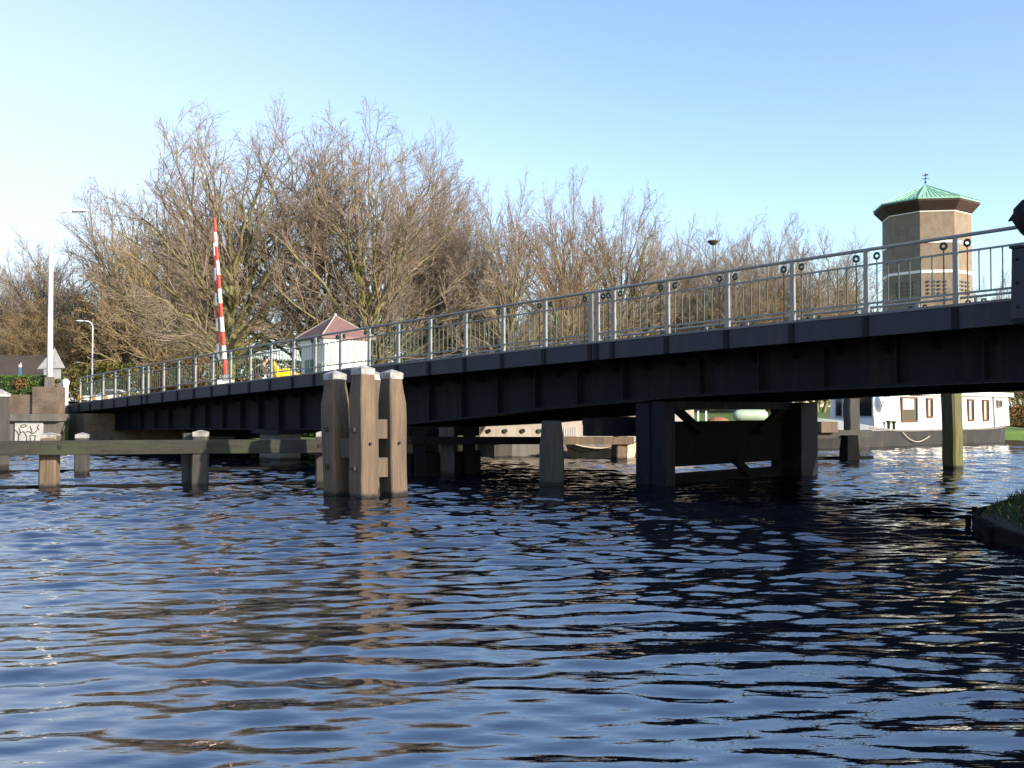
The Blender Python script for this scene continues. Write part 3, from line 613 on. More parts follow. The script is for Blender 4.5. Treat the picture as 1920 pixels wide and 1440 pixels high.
# ------------------------------------------------------------------ bridge barrier
bz = 2.35
def bp_s(x, t):                                        # bridge s where image column x meets the vertical plane at offset t
    r = ray(x, 700); d = (1 / KK + t) / (r.x * BN.x + r.y * BN.y); p = r * d; return (p - B0).dot(BE), p.y
s, Yb = bp_s(427, 7.2); foot = bp(s, 7.2, deckz(s))
br = empty('bridge_barrier', foot, 'raised red and white striped bridge barrier with a slimmer rail hanging beside it', 'barrier')
def striped(name, a, b, r, n, start, parent):
    mb = MB()
    for i in range(n):
        p0, p1 = a.lerp(b, i / n), a.lerp(b, (i + 1) / n); r0, r1 = [r * (1 - .45 * q) for q in (i / n, (i + 1) / n)]
        mb.tube([p0, p1], [r0, r1], 10, (i + start) % 2)
    return mb.build(name, [M['red'], M['white']], parent)
A0, A1 = at(423, 702, Yb), at(402, 409, Yb)
striped('boom', A0, A1, .112, 11, 0, br)
B0_, B1_ = at(409, 668, Yb + .25), at(400, 432, Yb + .25)
rl = striped('hanging_rail', B0_, B1_, .06, 10, 1, br)
mb = MB(); mb.tube([at(409, 666, Yb + .2), at(414, 682, Yb + .1), at(419, 668, Yb)], .05, 8); mb.build('link', M['white'], rl)
mb = MB(); c = at(422, 716, Yb); mb.box((c.x, Yb + .1, (foot.z + c.z + .1) / 2), (.7, .5, c.z + .1 - foot.z)); mb.build('housing', M['white'], br, bevel=.03)
mb = MB(); mb.tube([c + Vector((.1, -.2, .2)), c + Vector((.1, .25, .2))], .16, 14); mb.build('hinge', M['greymetal'], br)

# ------------------------------------------------------------------ bridge keeper's hut
hY = 50.0; hc = at(607, 640, hY); HW = 2.55; rz = R(45); 
k = HW / math.sqrt(2); cx, cy = hc.x + .25, hY + k
zE = at(607, 634, hY).z; zA = at(618, 592, hY + k).z
hut = empty('bridge_keeper_hut', (cx, cy, 2.0), 'small white hut with a red-brown pyramid roof behind the bridge railing', 'hut')
rz = R(38)
mb = MB(); mb.frus((cx, cy), HW, HW, 1.9, zE, rz); HWM = mat('hut_paint', (.68, .68, .64), (.6, .6, .57), 3, rough=.6); mb.build('wall', HWM, hut)
mb = MB(); mb.frus((cx, cy), HW + .5, .06, zE + .12, zA, rz); mb.frus((cx, cy), HW + .5, HW + .5, zE - .0 + .003, zE + .118, rz); rf = mb.build('roof', M['rooftile'], hut)
mb = MB()
ca, sa = math.cos(rz), math.sin(rz)
def rot(x, y): return Vector((cx + x * ca - y * sa, cy + x * sa + y * ca, 0))
for sx, sy in ((1, 1), (1, -1), (-1, -1), (-1, 1)):
    e = rot(sx * (HW + .5) / 2, sy * (HW + .5) / 2); mb.tube([Vector((e.x, e.y, zE + .14)), Vector((cx, cy, zA + .01))], .035, 6)
mb.sphere((cx, cy, zA + .04), .09, 8, 6); mb.build('ridge', M['leadgrey'], rf)
mb = MB(); mb.frus((cx, cy), HW + .12, HW + .12, zE - .3, zE - .003, rz); mb.build('fascia_board', M['white'], hut)
h = HW / 2 + .012
mb = MB()
for i in range(11):
    x = -HW / 2 + HW * (i + .5) / 11; a = rot(x, -h); mb.box((a.x, a.y, (zE + 1.7) / 2), (.025, .02, zE - 2.35), rz)
mb.build('board_batten', M['white'], hut)
mb = MB(); a = rot(-h, .35); mb.box((a.x, a.y, 3.15), (.05, .95, 2.15), rz); dr = mb.build('door', mat('grey_green_door', (.14, .2, .17), None, 4), hut)
mb = MB(); a = rot(-h - .02, -.75); mb.box((a.x, a.y, 3.6), (.05, .6, .8), rz); wn = mb.build('window', M['glass'], hut)
mb = MB(); a = rot(-h - .01, -.75); mb.box((a.x, a.y, 3.6), (.05, .72, .92), rz); mb.build('frame', M['white'], wn)

# ------------------------------------------------------------------ person with the yellow covered load
def person(p, face):
    o = empty('person', p, 'person in a brown coat bending over, behind the bridge railing left of the yellow cover', 'person', rz=0)
    def skin(name, verts, edges, rads, m, parent, root=0):
        me = bpy.data.meshes.new(name); me.from_pydata([Vector(v) for v in verts], edges, []); me.materials.append(m)
        ob = bpy.data.objects.new(name, me); COL.objects.link(ob); ob.parent = parent
        md = ob.modifiers.new('skin', 'SKIN'); md.use_smooth_shade = True
        for i, r in enumerate(rads): ob.data.skin_vertices[0].data[i].radius = (r, r * .85); ob.data.skin_vertices[0].data[i].use_root = i == root
        ob.modifiers.new('sub', 'SUBSURF').levels = 1; return ob
    f = face
    V = [(0, 0, .92), (f * .08, 0, 1.12), (f * .2, 0, 1.33), (f * .27, 0, 1.44), (f * .33, 0, 1.52), (f * .37, 0, 1.6), (f * .37, 0, 1.7),
         (f * .2, -.19, 1.36), (f * .3, -.24, 1.1), (f * .48, -.16, 1.0), (f * .2, .19, 1.36), (f * .3, .24, 1.1), (f * .48, .16, 1.0),
         (0, -.1, .86), (f * .05, -.11, .48), (-f * .02, -.11, .09), (f * .14, -.12, .04), (0, .1, .86), (-f * .06, .11, .48), (-f * .14, .11, .09), (f * .02, .12, .04),
         (f * .55, -.14, .98), (f * .55, .14, .98)]
    E = [(0, 1), (1, 2), (2, 3), (3, 4), (4, 5), (5, 6), (2, 7), (7, 8), (8, 9), (2, 10), (10, 11), (11, 12), (0, 13), (13, 14), (14, 15), (15, 16), (0, 17), (17, 18), (18, 19), (19, 20), (9, 21), (12, 22)]
    rd = [.15, .16, .17, .08, .065, .1, .09, .08, .055, .035, .08, .055, .035, .1, .065, .045, .04, .1, .065, .045, .04, .04, .04]
    skin('body', V, E, rd, M['skin'], o)
    skin('coat', [V[0], V[1], V[2], V[7], V[8], V[9], V[10], V[11], V[12], (0, 0, .74)], [(0, 1), (1, 2), (2, 3), (3, 4), (4, 5), (2, 6), (6, 7), (7, 8), (0, 9)], [.2, .2, .2, .105, .08, .06, .105, .08, .06, .2], M['coat'], o)
    skin('trousers', [(0, 0, .8), V[13], V[14], V[15], V[17], V[18], V[19]], [(0, 1), (1, 2), (2, 3), (0, 4), (4, 5), (5, 6)], [.15, .12, .09, .075, .12, .09, .075], M['trousers'], o)
    mb = MB(); mb.sphere((p.x + f * .345, p.y, p.z + 1.69), (.115, .1, .105), 12, 8); mb.build('hair', M['hair'], o, smooth=True)
    mb = MB()
    for sy in (-1, 1):
        for j in range(4): mb.tube([(p.x + f * .56, p.y + sy * .14 + (j - 1.5) * .018, p.z + .97), (p.x + f * (.63 + .008 * (j in (1, 2))), p.y + sy * .14 + (j - 1.5) * .02, p.z + .94), (p.x + f * .64, p.y + sy * .14 + (j - 1.5) * .02, p.z + .9)], [.01, .009, .007], 6)
        mb.tube([(p.x + f * .53, p.y + sy * .14, p.z + .99), (p.x + f * .57, p.y + sy * .08, p.z + .95)], [.011, .008], 6)
    mb.build('finger', M['skin'], o)
    mb = MB(); mb.sphere((p.x + f * .475, p.y, p.z + 1.6), (.02, .015, .022), 8, 5); mb.build('nose', M['skin'], o)
s, Yp = bp_s(483, 5.2); person(bp(s, 5.2, deckz(s) - .03), 1)
s, Yt = bp_s(535, 6.6); tz = deckz(s) - .03; c = bp(s, 6.6, tz)
mb = MB(); rings = []
rngt = random.Random(2)
prof = [(-.62, 1.35, .12), (-.5, 1.66, .24), (-.36, 1.5, .34), (-.2, 1.22, .45), (0, 1.3, .5), (.2, 1.28, .52), (.45, 1.16, .5), (.62, 1.1, .46), (.75, .95, .3), (.85, .5, .18)]
for x, h_, w in prof:
    ring = []
    for kk in range(14):
        a_ = 2 * math.pi * kk / 14; j = 1 + .09 * rngt.uniform(-1, 1); ring.append(c + Vector((x, w * math.cos(a_) * j, max(0.0, h_ / 2 + h_ / 2 * math.sin(a_) * j))))
    rings.append(ring)
mb.loft(rings); tag(mb.build('covered_load', M['yellow']), 'bright yellow crumpled cover over a low load behind the bridge railing, beside the hut', 'tarpaulin')

# ------------------------------------------------------------------ water tower
TY = 140.0; tc = at(1738, 600, TY); TX = tc.x
tw = empty('water_tower', (TX, TY, 2), 'octagonal tan brick water tower with white bands and a green copper roof', 'water tower')
RT = 78 / F * TY; rot0 = R(-90 - 22.6 - 7.4) 
def tz_(y): return at(1738, y, TY).z
def octo(r, z, n=8): return [Vector((TX + r * math.cos(rot0 + i * math.pi / 4), TY + r * math.sin(rot0 + i * math.pi / 4), z)) for i in range(8)]
mb = MB(); mb.loft([octo(RT * 1.04, 1.5), octo(RT, tz_(420)), octo(RT, tz_(398))]); mb.build('wall', M['towerbrick'], tw)
for y0, y1 in ((410.5, 405.5), (467, 462.5), (521, 516)):
    mb = MB(); rr = RT * (1.012 if y0 < 415 else 1.022); mb.loft([octo(rr, tz_(y0)), octo(rr, tz_(y1))]); mb.build('white_band', M['white'], tw)
mb = MB(); mb.loft([octo(RT * 1.0, tz_(410)), octo(RT * 1.20, tz_(393)), octo(RT * 1.2, tz_(390))]); mb.build('eaves', M['soffit'], tw)
mb = MB(); mb.loft([octo(RT * 1.215, tz_(389.8)), octo(RT * 1.215, tz_(387.5)), octo(.05, tz_(347))]); rf = mb.build('roof', M['copper'], tw)
mb = MB(); o1 = octo(RT * 1.21, tz_(387.3)); ap = Vector((TX, TY, tz_(347)))
for i in range(8):
    a, b = o1[i], o1[(i + 1) % 8]
    for kk in range(9):
        q = a.lerp(b, kk / 9); top = q.lerp(ap, 1 if kk == 0 else 1 - abs(kk / 9 - .5) * 1.9 if 0 else (1 - abs(kk / 9 - .5) * .2) * .96 * (1 - abs(2 * kk / 9 - 1) ** 1) if kk else 1)
        if (top - q).length > .3: mb.tube([q + Vector((0, 0, .03)), top + Vector((0, 0, .03))], .05 if kk else .09, 4)
mb.build('standing_seam', M['copper'], rf)
mb = MB(); mb.tube([ap, ap + Vector((0, 0, 1.7))], .05, 6); mb.tube([ap + Vector((-.5, 0, .9)), ap + Vector((.5, 0, .9))], .04, 5); mb.tube([ap + Vector((0, -.5, .9)), ap + Vector((0, .5, .9))], .04, 5); mb.prism([ap + Vector((-.5, 0, 1.3)), ap + Vector((.4, 0, 1.35)), ap + Vector((.4, 0, 1.6)), ap + Vector((-.1, 0, 1.5))], (0, .04, 0)); mb.sphere(ap + Vector((0, 0, .4)), .14, 8, 6)
mb.build('weathervane', M['bolt'], tw)
oc = octo(RT * 1.0, 0)
for i in range(8):
    a, b = oc[i], oc[(i + 1) % 8]; d = (b - a); nn = Vector((d.y, -d.x, 0)).normalized()
    if nn.y > -.25: continue
    for g in (.3, .62) if i % 2 == 0 else (.28, .64):
        mb = MB()
        for cxx in (-.38, .38):
            for r_ in range(4):
                c = a.lerp(b, g) + d.normalized() * cxx; mb.box((c.x + nn.x * .09, c.y + nn.y * .09, tz_(537 + r_ * 7)), (.28, .3, .26), math.atan2(d.y, d.x))
        mb.build('window', M['glass'], tw)

# ------------------------------------------------------------------ houseboats
# white houseboat at right
hb0 = wl(1536, 41.2); hd_ = (wl(1890, 51.0) - hb0).normalized(); hn = Vector((hd_.y, -hd_.x, 0)); LB = (wl(1890, 51) - hb0).length + 1.2
HB = empty('houseboat', hb0 + hd_ * 8 - hn * 2, 'white houseboat with black hull and brown framed windows, moored at the right', 'houseboat')
def hp(u, v, z): return hb0 + hd_ * u - hn * v + Vector((0, 0, z))
def u_of(px, v=0):
    r = ray(px, 800); b = hb0 - hn * v; den = r.x * hd_.y - r.y * hd_.x; t = (b.x * hd_.y - b.y * hd_.x) / den; p = r * t; return (p - b).dot(hd_), p.y
def hz(px, y, v=0): u, Y = u_of(px, v); return at(px, y, Y).z
B2 = 2.1
def hbeam(u): return B2 * (1 - max(0, 1 - u / 3.4) ** 2.3) * (1 - .35 * max(0, (u - LB + 2.5) / 2.5) ** 2)
def sheer(u): return .72 + .58 * max(0, 1 - u / 6.5) ** 1.6 + .22 * max(0, (u - LB + 4) / 4) ** 2
rings = []
for u in np.linspace(0.02, LB, 30):
    b = max(.03, hbeam(u)); bw = max(.02, b * (.82 if u < 3 else .96)); z = sheer(u); ov = -.5 * max(0, 1 - u / 2)
    rings.append([hp(u - ov * .0, B2 - bw * .9, -.6), hp(u, B2 - bw, .0), hp(u + ov, B2 - b, z), hp(u + ov, B2 + b, z), hp(u, B2 + bw, 0), hp(u, B2 + bw * .9, -.6)])
mb = MB(); mb.loft(rings); mb.build('hull', M['hullblack'], HB)
mb = MB()                                              # bow bulwark in pale grey
us = np.linspace(0.02, 5.6, 18); rings = []
for u in us:
    b = max(.03, hbeam(u)) + .01; ov = -.5 * max(0, 1 - u / 2); hh = .52 * (1 - u / 5.8) + .02; z = sheer(u)
    rings.append([hp(u + ov, B2 - b - .012, z - hh * .75), hp(u + ov, B2 - b + .03, z - hh * .75), hp(u + ov * 1.15, B2 - b + .03, z + hh * .35), hp(u + ov * 1.15, B2 - b - .02, z + hh * .35)])
mb.loft(rings); mb.build('bulwark', M['paleblue'], HB)
mb = MB(); rings = []
for u in np.linspace(3.6, LB, 20):
    b = hbeam(u) + .02; z = sheer(u); rings.append([hp(u, B2 - b - .03, z - .06), hp(u, B2 - b + .05, z - .06), hp(u, B2 - b + .05, z + .02), hp(u, B2 - b - .03, z + .02)])
mb.loft(rings); mb.build('rubbing_strake', M['hullgrey'], HB)
u0 = u_of(1642, .25)[0]; u1 = u_of(1893, .3)[0]; zR = 2.32
mb = MB(); rings = []
for u in np.linspace(u0, u1, 12): rings.append([hp(u, .3, sheer(u) - .05), hp(u, 2.6, sheer(u) - .05), hp(u, 2.55, zR), hp(u, .36, zR)])
mb.loft(rings); dh = mb.build('deckhouse', M['white'], HB)
mb = MB(); mb.hexa([hp(u0 + 3, .18, zR + .003), hp(u1 + .25, .18, zR + .003), hp(u1 + .25, 2.75, zR + .003), hp(u0 + 3, 2.75, zR + .003), hp(u0 + 3, .18, zR + .2), hp(u1 + .25, .18, zR + .2), hp(u1 + .25, 2.75, zR + .2), hp(u0 + 3, 2.75, zR + .2)]); mb.build('roof', M['white'], HB)
def hwin(x0, x1, y0, y1, name='window', frame=.09, m='brownframe', curtain=0):
    ua, ub = u_of(x0, .3)[0], u_of(x1, .3)[0]; za, zb = hz(x0, y1, .3), min(hz(x0, y0, .3), zR - .08)
    mb = MB(); v = .30
    for (a, b, c, d) in ((ua, ua + frame, za, zb), (ub - frame, ub, za, zb), (ua + frame, ub - frame, za, za + frame), (ua + frame, ub - frame, zb - frame, zb)):
        mb.hexa([hp(a, v - .05, c), hp(b, v - .05, c), hp(b, v + .1, c), hp(a, v + .1, c), hp(a, v - .05, d), hp(b, v - .05, d), hp(b, v + .1, d), hp(a, v + .1, d)])
    w = mb.build(name, M[m], dh)
    mb = MB(); mb.hexa([hp(ua + frame, v - .02, za + frame), hp(ub - frame, v - .02, za + frame), hp(ub - frame, v + .1, za + frame), hp(ua + frame, v + .1, za + frame), hp(ua + frame, v - .02, zb - frame), hp(ub - frame, v - .02, zb - frame), hp(ub - frame, v + .1, zb - frame), hp(ua + frame, v + .1, zb - frame)]); pn = mb.build('pane', M['glass'], w)
    if curtain:
        c0, c1, f0 = {1: (0, .45, 0), 2: (0, .8, .5)}[curtain]; A, Bq = ua + frame, ub - frame; z0_ = za + frame + (zb - za - 2 * frame) * f0; z1_ = zb - frame
        mb = MB(); mb.hexa([hp(A + (Bq - A) * c0 + .01, v - .03, z0_ + .01), hp(A + (Bq - A) * c1, v - .03, z0_ + .01), hp(A + (Bq - A) * c1, v - .021, z0_ + .01), hp(A + (Bq - A) * c0 + .01, v - .021, z0_ + .01), hp(A + (Bq - A) * c0 + .01, v - .03, z1_ - .01), hp(A + (Bq - A) * c1, v - .03, z1_ - .01), hp(A + (Bq - A) * c1, v - .021, z1_ - .01), hp(A + (Bq - A) * c0 + .01, v - .021, z1_ - .01)])
        mb.build('curtain', M['curtain'], w)
hwin(1690, 1720, 742, 792, 'window', .08, curtain=2); hwin(1738, 1749, 746, 784, curtain=1); hwin(1815, 1826, 748, 790, curtain=1); hwin(1843, 1854, 749, 790, curtain=1); hwin(1870, 1878, 750, 764, 'window', .04, 'hullgrey')
mb = MB(); uu = u_of(1863, .3)[0]; mb.tube([hp(uu, .24, sheer(uu)), hp(uu, .3, zR)], .035, 6); mb.build('drain_pipe', M['hullgrey'], dh)
mb = MB(); dx_, dY = u_of(1662, -.0)[0], 0; cdish = hp(dx_, .05, hz(1662, 752)); rings = []
for rr_, dd in ((.02, .12), (.16, .09), (.27, .03), (.30, 0), (.31, -.01)):
    rings.append([cdish + hn * (.1 - dd) + hd_ * rr_ * math.cos(a) + Vector((0, 0, rr_ * 1.25 * math.sin(a))) for a in np.linspace(0, 2 * math.pi, 17)[:-1]])
mb.loft(rings); mb.tube([cdish - hn * .1, cdish + Vector((0, 0, -.5)) - hn * .25], .02, 6); mb.build('satellite_dish', M['greymetal'], HB, smooth=False)
# dark glazing in the deckhouse end that faces the bow
for v0, v1 in ((.42, 1.42), (1.95, 2.25)):
    mb = MB(); z0_, z1_ = 1.36, 2.2
    mb.hexa([hp(u0 - .02, v0, z0_), hp(u0 + .1, v0, z0_), hp(u0 + .1, v1, z0_), hp(u0 - .02, v1, z0_), hp(u0 - .02, v0, z1_), hp(u0 + .1, v0, z1_), hp(u0 + .1, v1, z1_), hp(u0 - .02, v1, z1_)]); w = mb.build('window', M['glass'], dh)
    mb = MB()
    for (va, vb, za, zb) in ((v0 - .06, v0, z0_, z1_), (v1, v1 + .06, z0_, z1_), (v0 - .06, v1 + .06, z1_, z1_ + .06), (v0 - .06, v1 + .06, z0_ - .06, z0_)):
        mb.hexa([hp(u0 - .035, va, za), hp(u0 + .05, va, za), hp(u0 + .05, vb, za), hp(u0 - .035, vb, za), hp(u0 - .035, va, zb), hp(u0 + .05, va, zb), hp(u0 + .05, vb, zb), hp(u0 - .035, vb, zb)])
    mb.build('frame', M['greymetal'], w)
for px in (1663, 1673):
    u = u_of(px, .2)[0]; mb = MB(); q = hp(u, .12, sheer(u) - .02); mb.tube([q, q + Vector((0, 0, .3)), q + Vector((0, 0, .34)), q + Vector((0, 0, .42))], [.07, .07, .11, .11], 10); mb.build('bollard', M['black'], HB)
mb = MB(); pts = []
for i in range(13): k_ = i / 12; u = u_of(1690, 0)[0] * (1 - k_) + u_of(1741, 0)[0] * k_; pts.append(hp(u, -.06, .62 * (1 - k_) + .42 * k_ - .38 * math.sin(math.pi * k_) * (1 - .2 * k_)))
mb.tube(pts, .022, 5); mb.build('rope', M['sea_rope'], HB)
# rusty white barge seen through the channel
BA = empty('houseboat', (2, 37, 0), 'rust-stained white barge with round portholes, seen under the bridge', 'houseboat')
yA = 34.6
def ab_(px, y, d=0): return at(px, y, yA + d)
mb = MB(); L0, L1 = wl(893, yA).x, wl(1330, yA).x; rings = []
for k_, x in enumerate(np.linspace(L0, L1, 14)):
    q = 1 - max(0, (1 - (x - L0) / 1.2)) ** 2 * .5; rings.append([Vector((x, yA + 1.9 - 1.7 * q, -.5)), Vector((x, yA + 1.9 - 1.9 * q, 0.0)), Vector((x, yA + 1.9 - 1.9 * q, .44)), Vector((x, yA + 1.9 + 1.9 * q, .44)), Vector((x, yA + 1.9 + 1.9 * q, -.5))])
mb.loft(rings); mb.build('hull', M['hullgrey'], BA)
mb = MB(); z1 = 2.0; mb.hexa([Vector(v) for v in ((L0 + .1, yA + .12, .443), (L1 - .5, yA + .12, .443), (L1 - .5, yA + 3.6, .443), (L0 + .1, yA + 3.6, .443), (L0 + .2, yA + .2, z1), (L1 - .5, yA + .2, z1), (L1 - .5, yA + 3.6, z1), (L0 + .2, yA + 3.6, z1))]); ca_ = mb.build('cabin', M['rustwhite'], BA)
for px in (917, 948, 981, 1012): 
    c = ab_(px, 808); mb = MB(); mb.tube([(c.x, yA + .08, c.z), (c.x, yA + .2, c.z)], .07, 14); po = mb.build('porthole', M['glass'], ca_); mb = MB(); mb.ring((c.x, yA + .1, c.z), (0, 1, 0), .078, .012, 16, 6); mb.build('rim', M['leadgrey'], po)
a, b = ab_(1052, 819), ab_(1082, 801); mb = MB(); mb.prism([(a.x, yA + .1, a.z), (b.x, yA + .1, a.z), (b.x, yA + .1, b.z), (a.x, yA + .1, b.z)], (0, .1, 0)); wv = mb.build('louvre_window', M['leadgrey'], ca_)
mb = MB()
for i in range(7): x = a.x + (b.x - a.x) * (i + .5) / 7; mb.box((x, yA + .09, (a.z + b.z) / 2), (.03, .015, b.z - a.z - .04))
mb.build('slat', M['curtain'], wv)
mb = MB(); mb.tube([ab_(893, 824, -.05), ab_(925, 822, -.05), ab_(940, 827, -.05)], .02, 6); mb.tube([ab_(960, 826, -.05), ab_(985, 823, -.05), ab_(1005, 827, -.05)], .02, 6); mb.build('handrail', M['brownframe'], ca_)
# cream rowing boat moored alongside
RB = empty('rowing_boat', wl(1130, 33.6), 'small cream boat with dark mooring lines, lying before the rusty barge', 'boat')
xa, xb = wl(1058, 33.6).x, wl(1200, 33.6).x; rings = []
for u in np.linspace(0, 1, 14):
    w = .72 * (1 - abs(2 * u - 1) ** 2.4) + .03; z = .33 + .25 * abs(2 * u - 1) ** 2; x = xa + (xb - xa) * u; xi = xa + .25 + (xb - xa - .5) * u
    rings.append([Vector((xi, 33.7 - w * .92, -.12)), Vector((x, 33.7 - w, z)), Vector((x, 33.7 - w + .04, z + .01)), Vector((xi, 33.7, .12)), Vector((x, 33.7 + w - .04, z + .01)), Vector((x, 33.7 + w, z)), Vector((xi, 33.7 + w * .55, -.12))])
mb = MB(); mb.loft(rings); mb.build('hull', M['cream'], RB)
mb = MB(); mb.tube([at(1062, 838, 32.9), at(1090, 848, 32.85), at(1130, 842, 32.9), at(1165, 836, 33)], .018, 5); mb.tube([at(1070, 836, 32.9), at(1120, 845, 32.9), at(1150, 838, 32.9)], .015, 5); mb.build('rope', M['bolt'], RB)

# ------------------------------------------------------------------ far bank bits under the bridge
c = at(1408, 779, 59.5); TK = empty('tank', (c.x, 59.5, .9), 'pale green cylindrical tank lying on the grass bank, seen through the pier', 'tank')
mb = MB(); r_ = .36; xa, xb = at(1374, 778, 59.5).x, at(1440, 778, 59.5).x
prf = [(0, .02), (.02, .6), (.12, .9), (.25, 1), (.75, 1), (.92, .92), (1, .6), (1.03, .02)]
mb.loft([[Vector((xa + (xb - xa) * u, 59.5 + r_ * k_ * math.cos(t) + .25 * u, c.z + .0 + r_ * k_ * math.sin(t))) for t in np.linspace(0, 2 * math.pi, 17)[:-1]] for u, k_ in prf]); mb.build('barrel', M['tankgreen'], TK, smooth=True)
mb = MB()
for u in (.2, .8): mb.box((xa + (xb - xa) * u, 59.6, c.z - .45), (.14, .7, .3))
mb.build('cradle', M['hullgrey'], TK)
for px in (1309, 1324):
    c = at(px, 777, 60); mb = MB(); mb.frus((c.x, 60), .09, .09, .7, 1.55); mb.frus((c.x, 60), .09, .02, 1.551, 1.6)
    tag(mb.build('bank_post', M['white']), 'short white post on the grass bank seen through the pier', 'post', 'short white posts on the grass bank')
c = at(1340, 779, 58); mb = MB(); mb.sphere((c.x + .3, 58.5, .8), (.75, .5, .45), 16, 8)
tag(mb.build('earth_heap', mat('red_earth', (.3, .13, .06), (.22, .1, .05), 4, bump=.6, dist=.1)), 'low heap of reddish earth on the grass bank, left of the pale green tank', 'heap')

# ------------------------------------------------------------------ small right-hand bank in the foreground
RBK = [(30, 3), (9.5, 3.5), (7.2, 6.0), (6.15, 9.5), (5.95, 11.2), (6.05, 12.4), (6.4, 13.7), (7.0, 14.8), (8.2, 16.0), (11, 17.3), (30, 20)]
def bank():
    cen = Vector((14, 11.2, 0)); ring0 = []
    for i in range(len(RBK) - 1):
        a, b = Vector((*RBK[i], 0)), Vector((*RBK[i + 1], 0)); n = max(1, int((b - a).length / .35))
        for k_ in range(n): ring0.append(a.lerp(b, k_ / n))
    ring0.append(Vector((*RBK[-1], 0))); rings = []; rng = random.Random(9)
    for off, z in ((0, -.8), (0, .13), (.12, .2), (.5, .34), (1.1, .62), (2.2, .95), (4.0, 1.35)):
        rings.append([p + (cen - p).normalized() * min(off, (cen - p).length) + Vector((rng.uniform(-.04, .04), rng.uniform(-.04, .04), z + (rng.uniform(-.04, .04) if off > .1 else 0))) for p in ring0])
    mb = MB(); mb.loft(rings, closed=False, caps=False); n = len(ring0); mb.add([p for p in rings[-1]] + [cen + Vector((0, 0, 1.5))], [(i, i + 1, n) for i in range(n - 1)])
    o = mb.build('grass_bank', M['soil'], recalc=True, smooth=True); tag(o, kind='structure')
    mb = MB(); w = [p + (p - cen).normalized() * .05 for p in ring0]
    for i in range(0, len(w) - 1): mb.beam(w[i] + Vector((0, 0, .03)), w[i + 1] + Vector((0, 0, .03)), .07, .26)
    for i in range(3, len(w), 3): p = w[i] + (w[i] - cen).normalized() * .08; mb.tube([p + Vector((0, 0, -.4)), p + Vector((0, 0, .17))], .04, 7)
    tag(mb.build('bank_edging', M['darkwood']), 'dark timber edging with small stakes round the foreground grass bank at the right', 'edging')
    r2 = np.random.default_rng(4); n = 34000
    vis = [i for i, p in enumerate(ring0[:-1]) if p.x < 10 and p.y > 8]; idx = r2.choice(vis, n); off = r2.uniform(.1, 3.2, n) ** 1.1
    zz = np.interp(off, [0, .12, .5, 1.1, 2.2, 4], [.13, .2, .34, .62, .95, 1.35])
    P = np.array([ring0[i].lerp(ring0[i + 1], r2.random()) for i in idx]); D = np.array(cen) - P; D[:, 2] = 0; D /= np.linalg.norm(D, axis=1)[:, None]
    P = P + D * off[:, None]; P[:, 2] = zz - .02; a = r2.uniform(0, 6.28, n); h = r2.uniform(.03, .085, n) * (1 + (r2.random(n) < .06) * 1.2); sd = np.stack([np.cos(a), np.sin(a), 0 * a], 1) * .011; ln = np.stack([np.cos(a + 1.5), np.sin(a + 1.5), 0 * a], 1) * (h * .5)[:, None]
    up = np.array([0, 0, 1.0]); V = np.stack([P - sd, P + sd, P + ln * .3 + up * (h * .6)[:, None] + sd * .7, P + ln + up * h[:, None]], 1).reshape(-1, 3)
    o = npmesh('grass', V, np.arange(4 * n).reshape(n, 4), M['blades']); tag(o, 'tufts of green and withered grass on the foreground bank at the right', 'grass', kind='stuff')
bank()

# ------------------------------------------------------------------ trees
def tubes(P, Rd, S):
    """P (n, m, 3) polylines, Rd (n, m) radii -> vertices, quads"""
    n, m, _ = P.shape; d = np.gradient(P, axis=1); d /= np.linalg.norm(d, axis=2)[..., None] + 1e-9
    ref = np.where(np.abs(d[..., 2:3]) < .9, np.array([0, 0, 1.0]), np.array([1.0, 0, 0])); u = np.cross(d, ref); u /= np.linalg.norm(u, axis=2)[..., None] + 1e-9; w = np.cross(d, u)
    a = np.arange(S) * 2 * math.pi / S
    V = P[:, :, None] + (u[:, :, None] * np.cos(a)[None, None, :, None] + w[:, :, None] * np.sin(a)[None, None, :, None]) * Rd[:, :, None, None]
    base = (np.arange(n) * m * S)[:, None, None] + (np.arange(m - 1) * S)[None, :, None]; k = np.arange(S)[None, None, :]; k2 = (k + 1) % S
    Fq = np.stack([base + k, base + k2, base + S + k2, base + S + k], -1).reshape(-1, 4)
    return V.reshape(-1, 3), Fq
def grow(rng, start, dirs, L, seg, wob, up):
    n = len(start); P = np.zeros((n, seg + 1, 3)); P[:, 0] = start; d = dirs.copy()
    for i in range(seg):
        d = d + rng.normal(0, wob, (n, 3)) + np.array([0, 0, up]); d /= np.linalg.norm(d, axis=1)[:, None]; P[:, i + 1] = P[:, i] + d * (L / seg)[:, None]
    return P
def children(rng, P, L, Rad, per, lo, hi, ang, ratio, zbias=0):
    n, m, _ = P.shape; idx = np.repeat(np.arange(n), per); u = (lo + (hi - lo) * (np.tile(np.arange(per), n) + rng.random(n * per)) / per); f = u * (m - 1); i0 = np.minimum(f.astype(int), m - 2); fr = f - i0
    st = P[idx, i0] * (1 - fr)[:, None] + P[idx, i0 + 1] * fr[:, None]; d = P[idx, i0 + 1] - P[idx, i0]; d /= np.linalg.norm(d, axis=1)[:, None]
    q = rng.normal(size=(len(idx), 3)); q -= d * (q * d).sum(1)[:, None]; q /= np.linalg.norm(q, axis=1)[:, None]; a = R(1) * rng.normal(ang, ang * .22, len(idx))
    nd = d * np.cos(a)[:, None] + q * np.sin(a)[:, None] + np.array([0, 0, zbias]); nd /= np.linalg.norm(nd, axis=1)[:, None]
    l = L[idx] * ratio * (1.15 - .55 * u) * rng.uniform(.7, 1.25, len(idx)); r = Rad[idx, i0] * (1 - fr) + Rad[idx, i0 + 1] * fr
    return st, nd, l, r
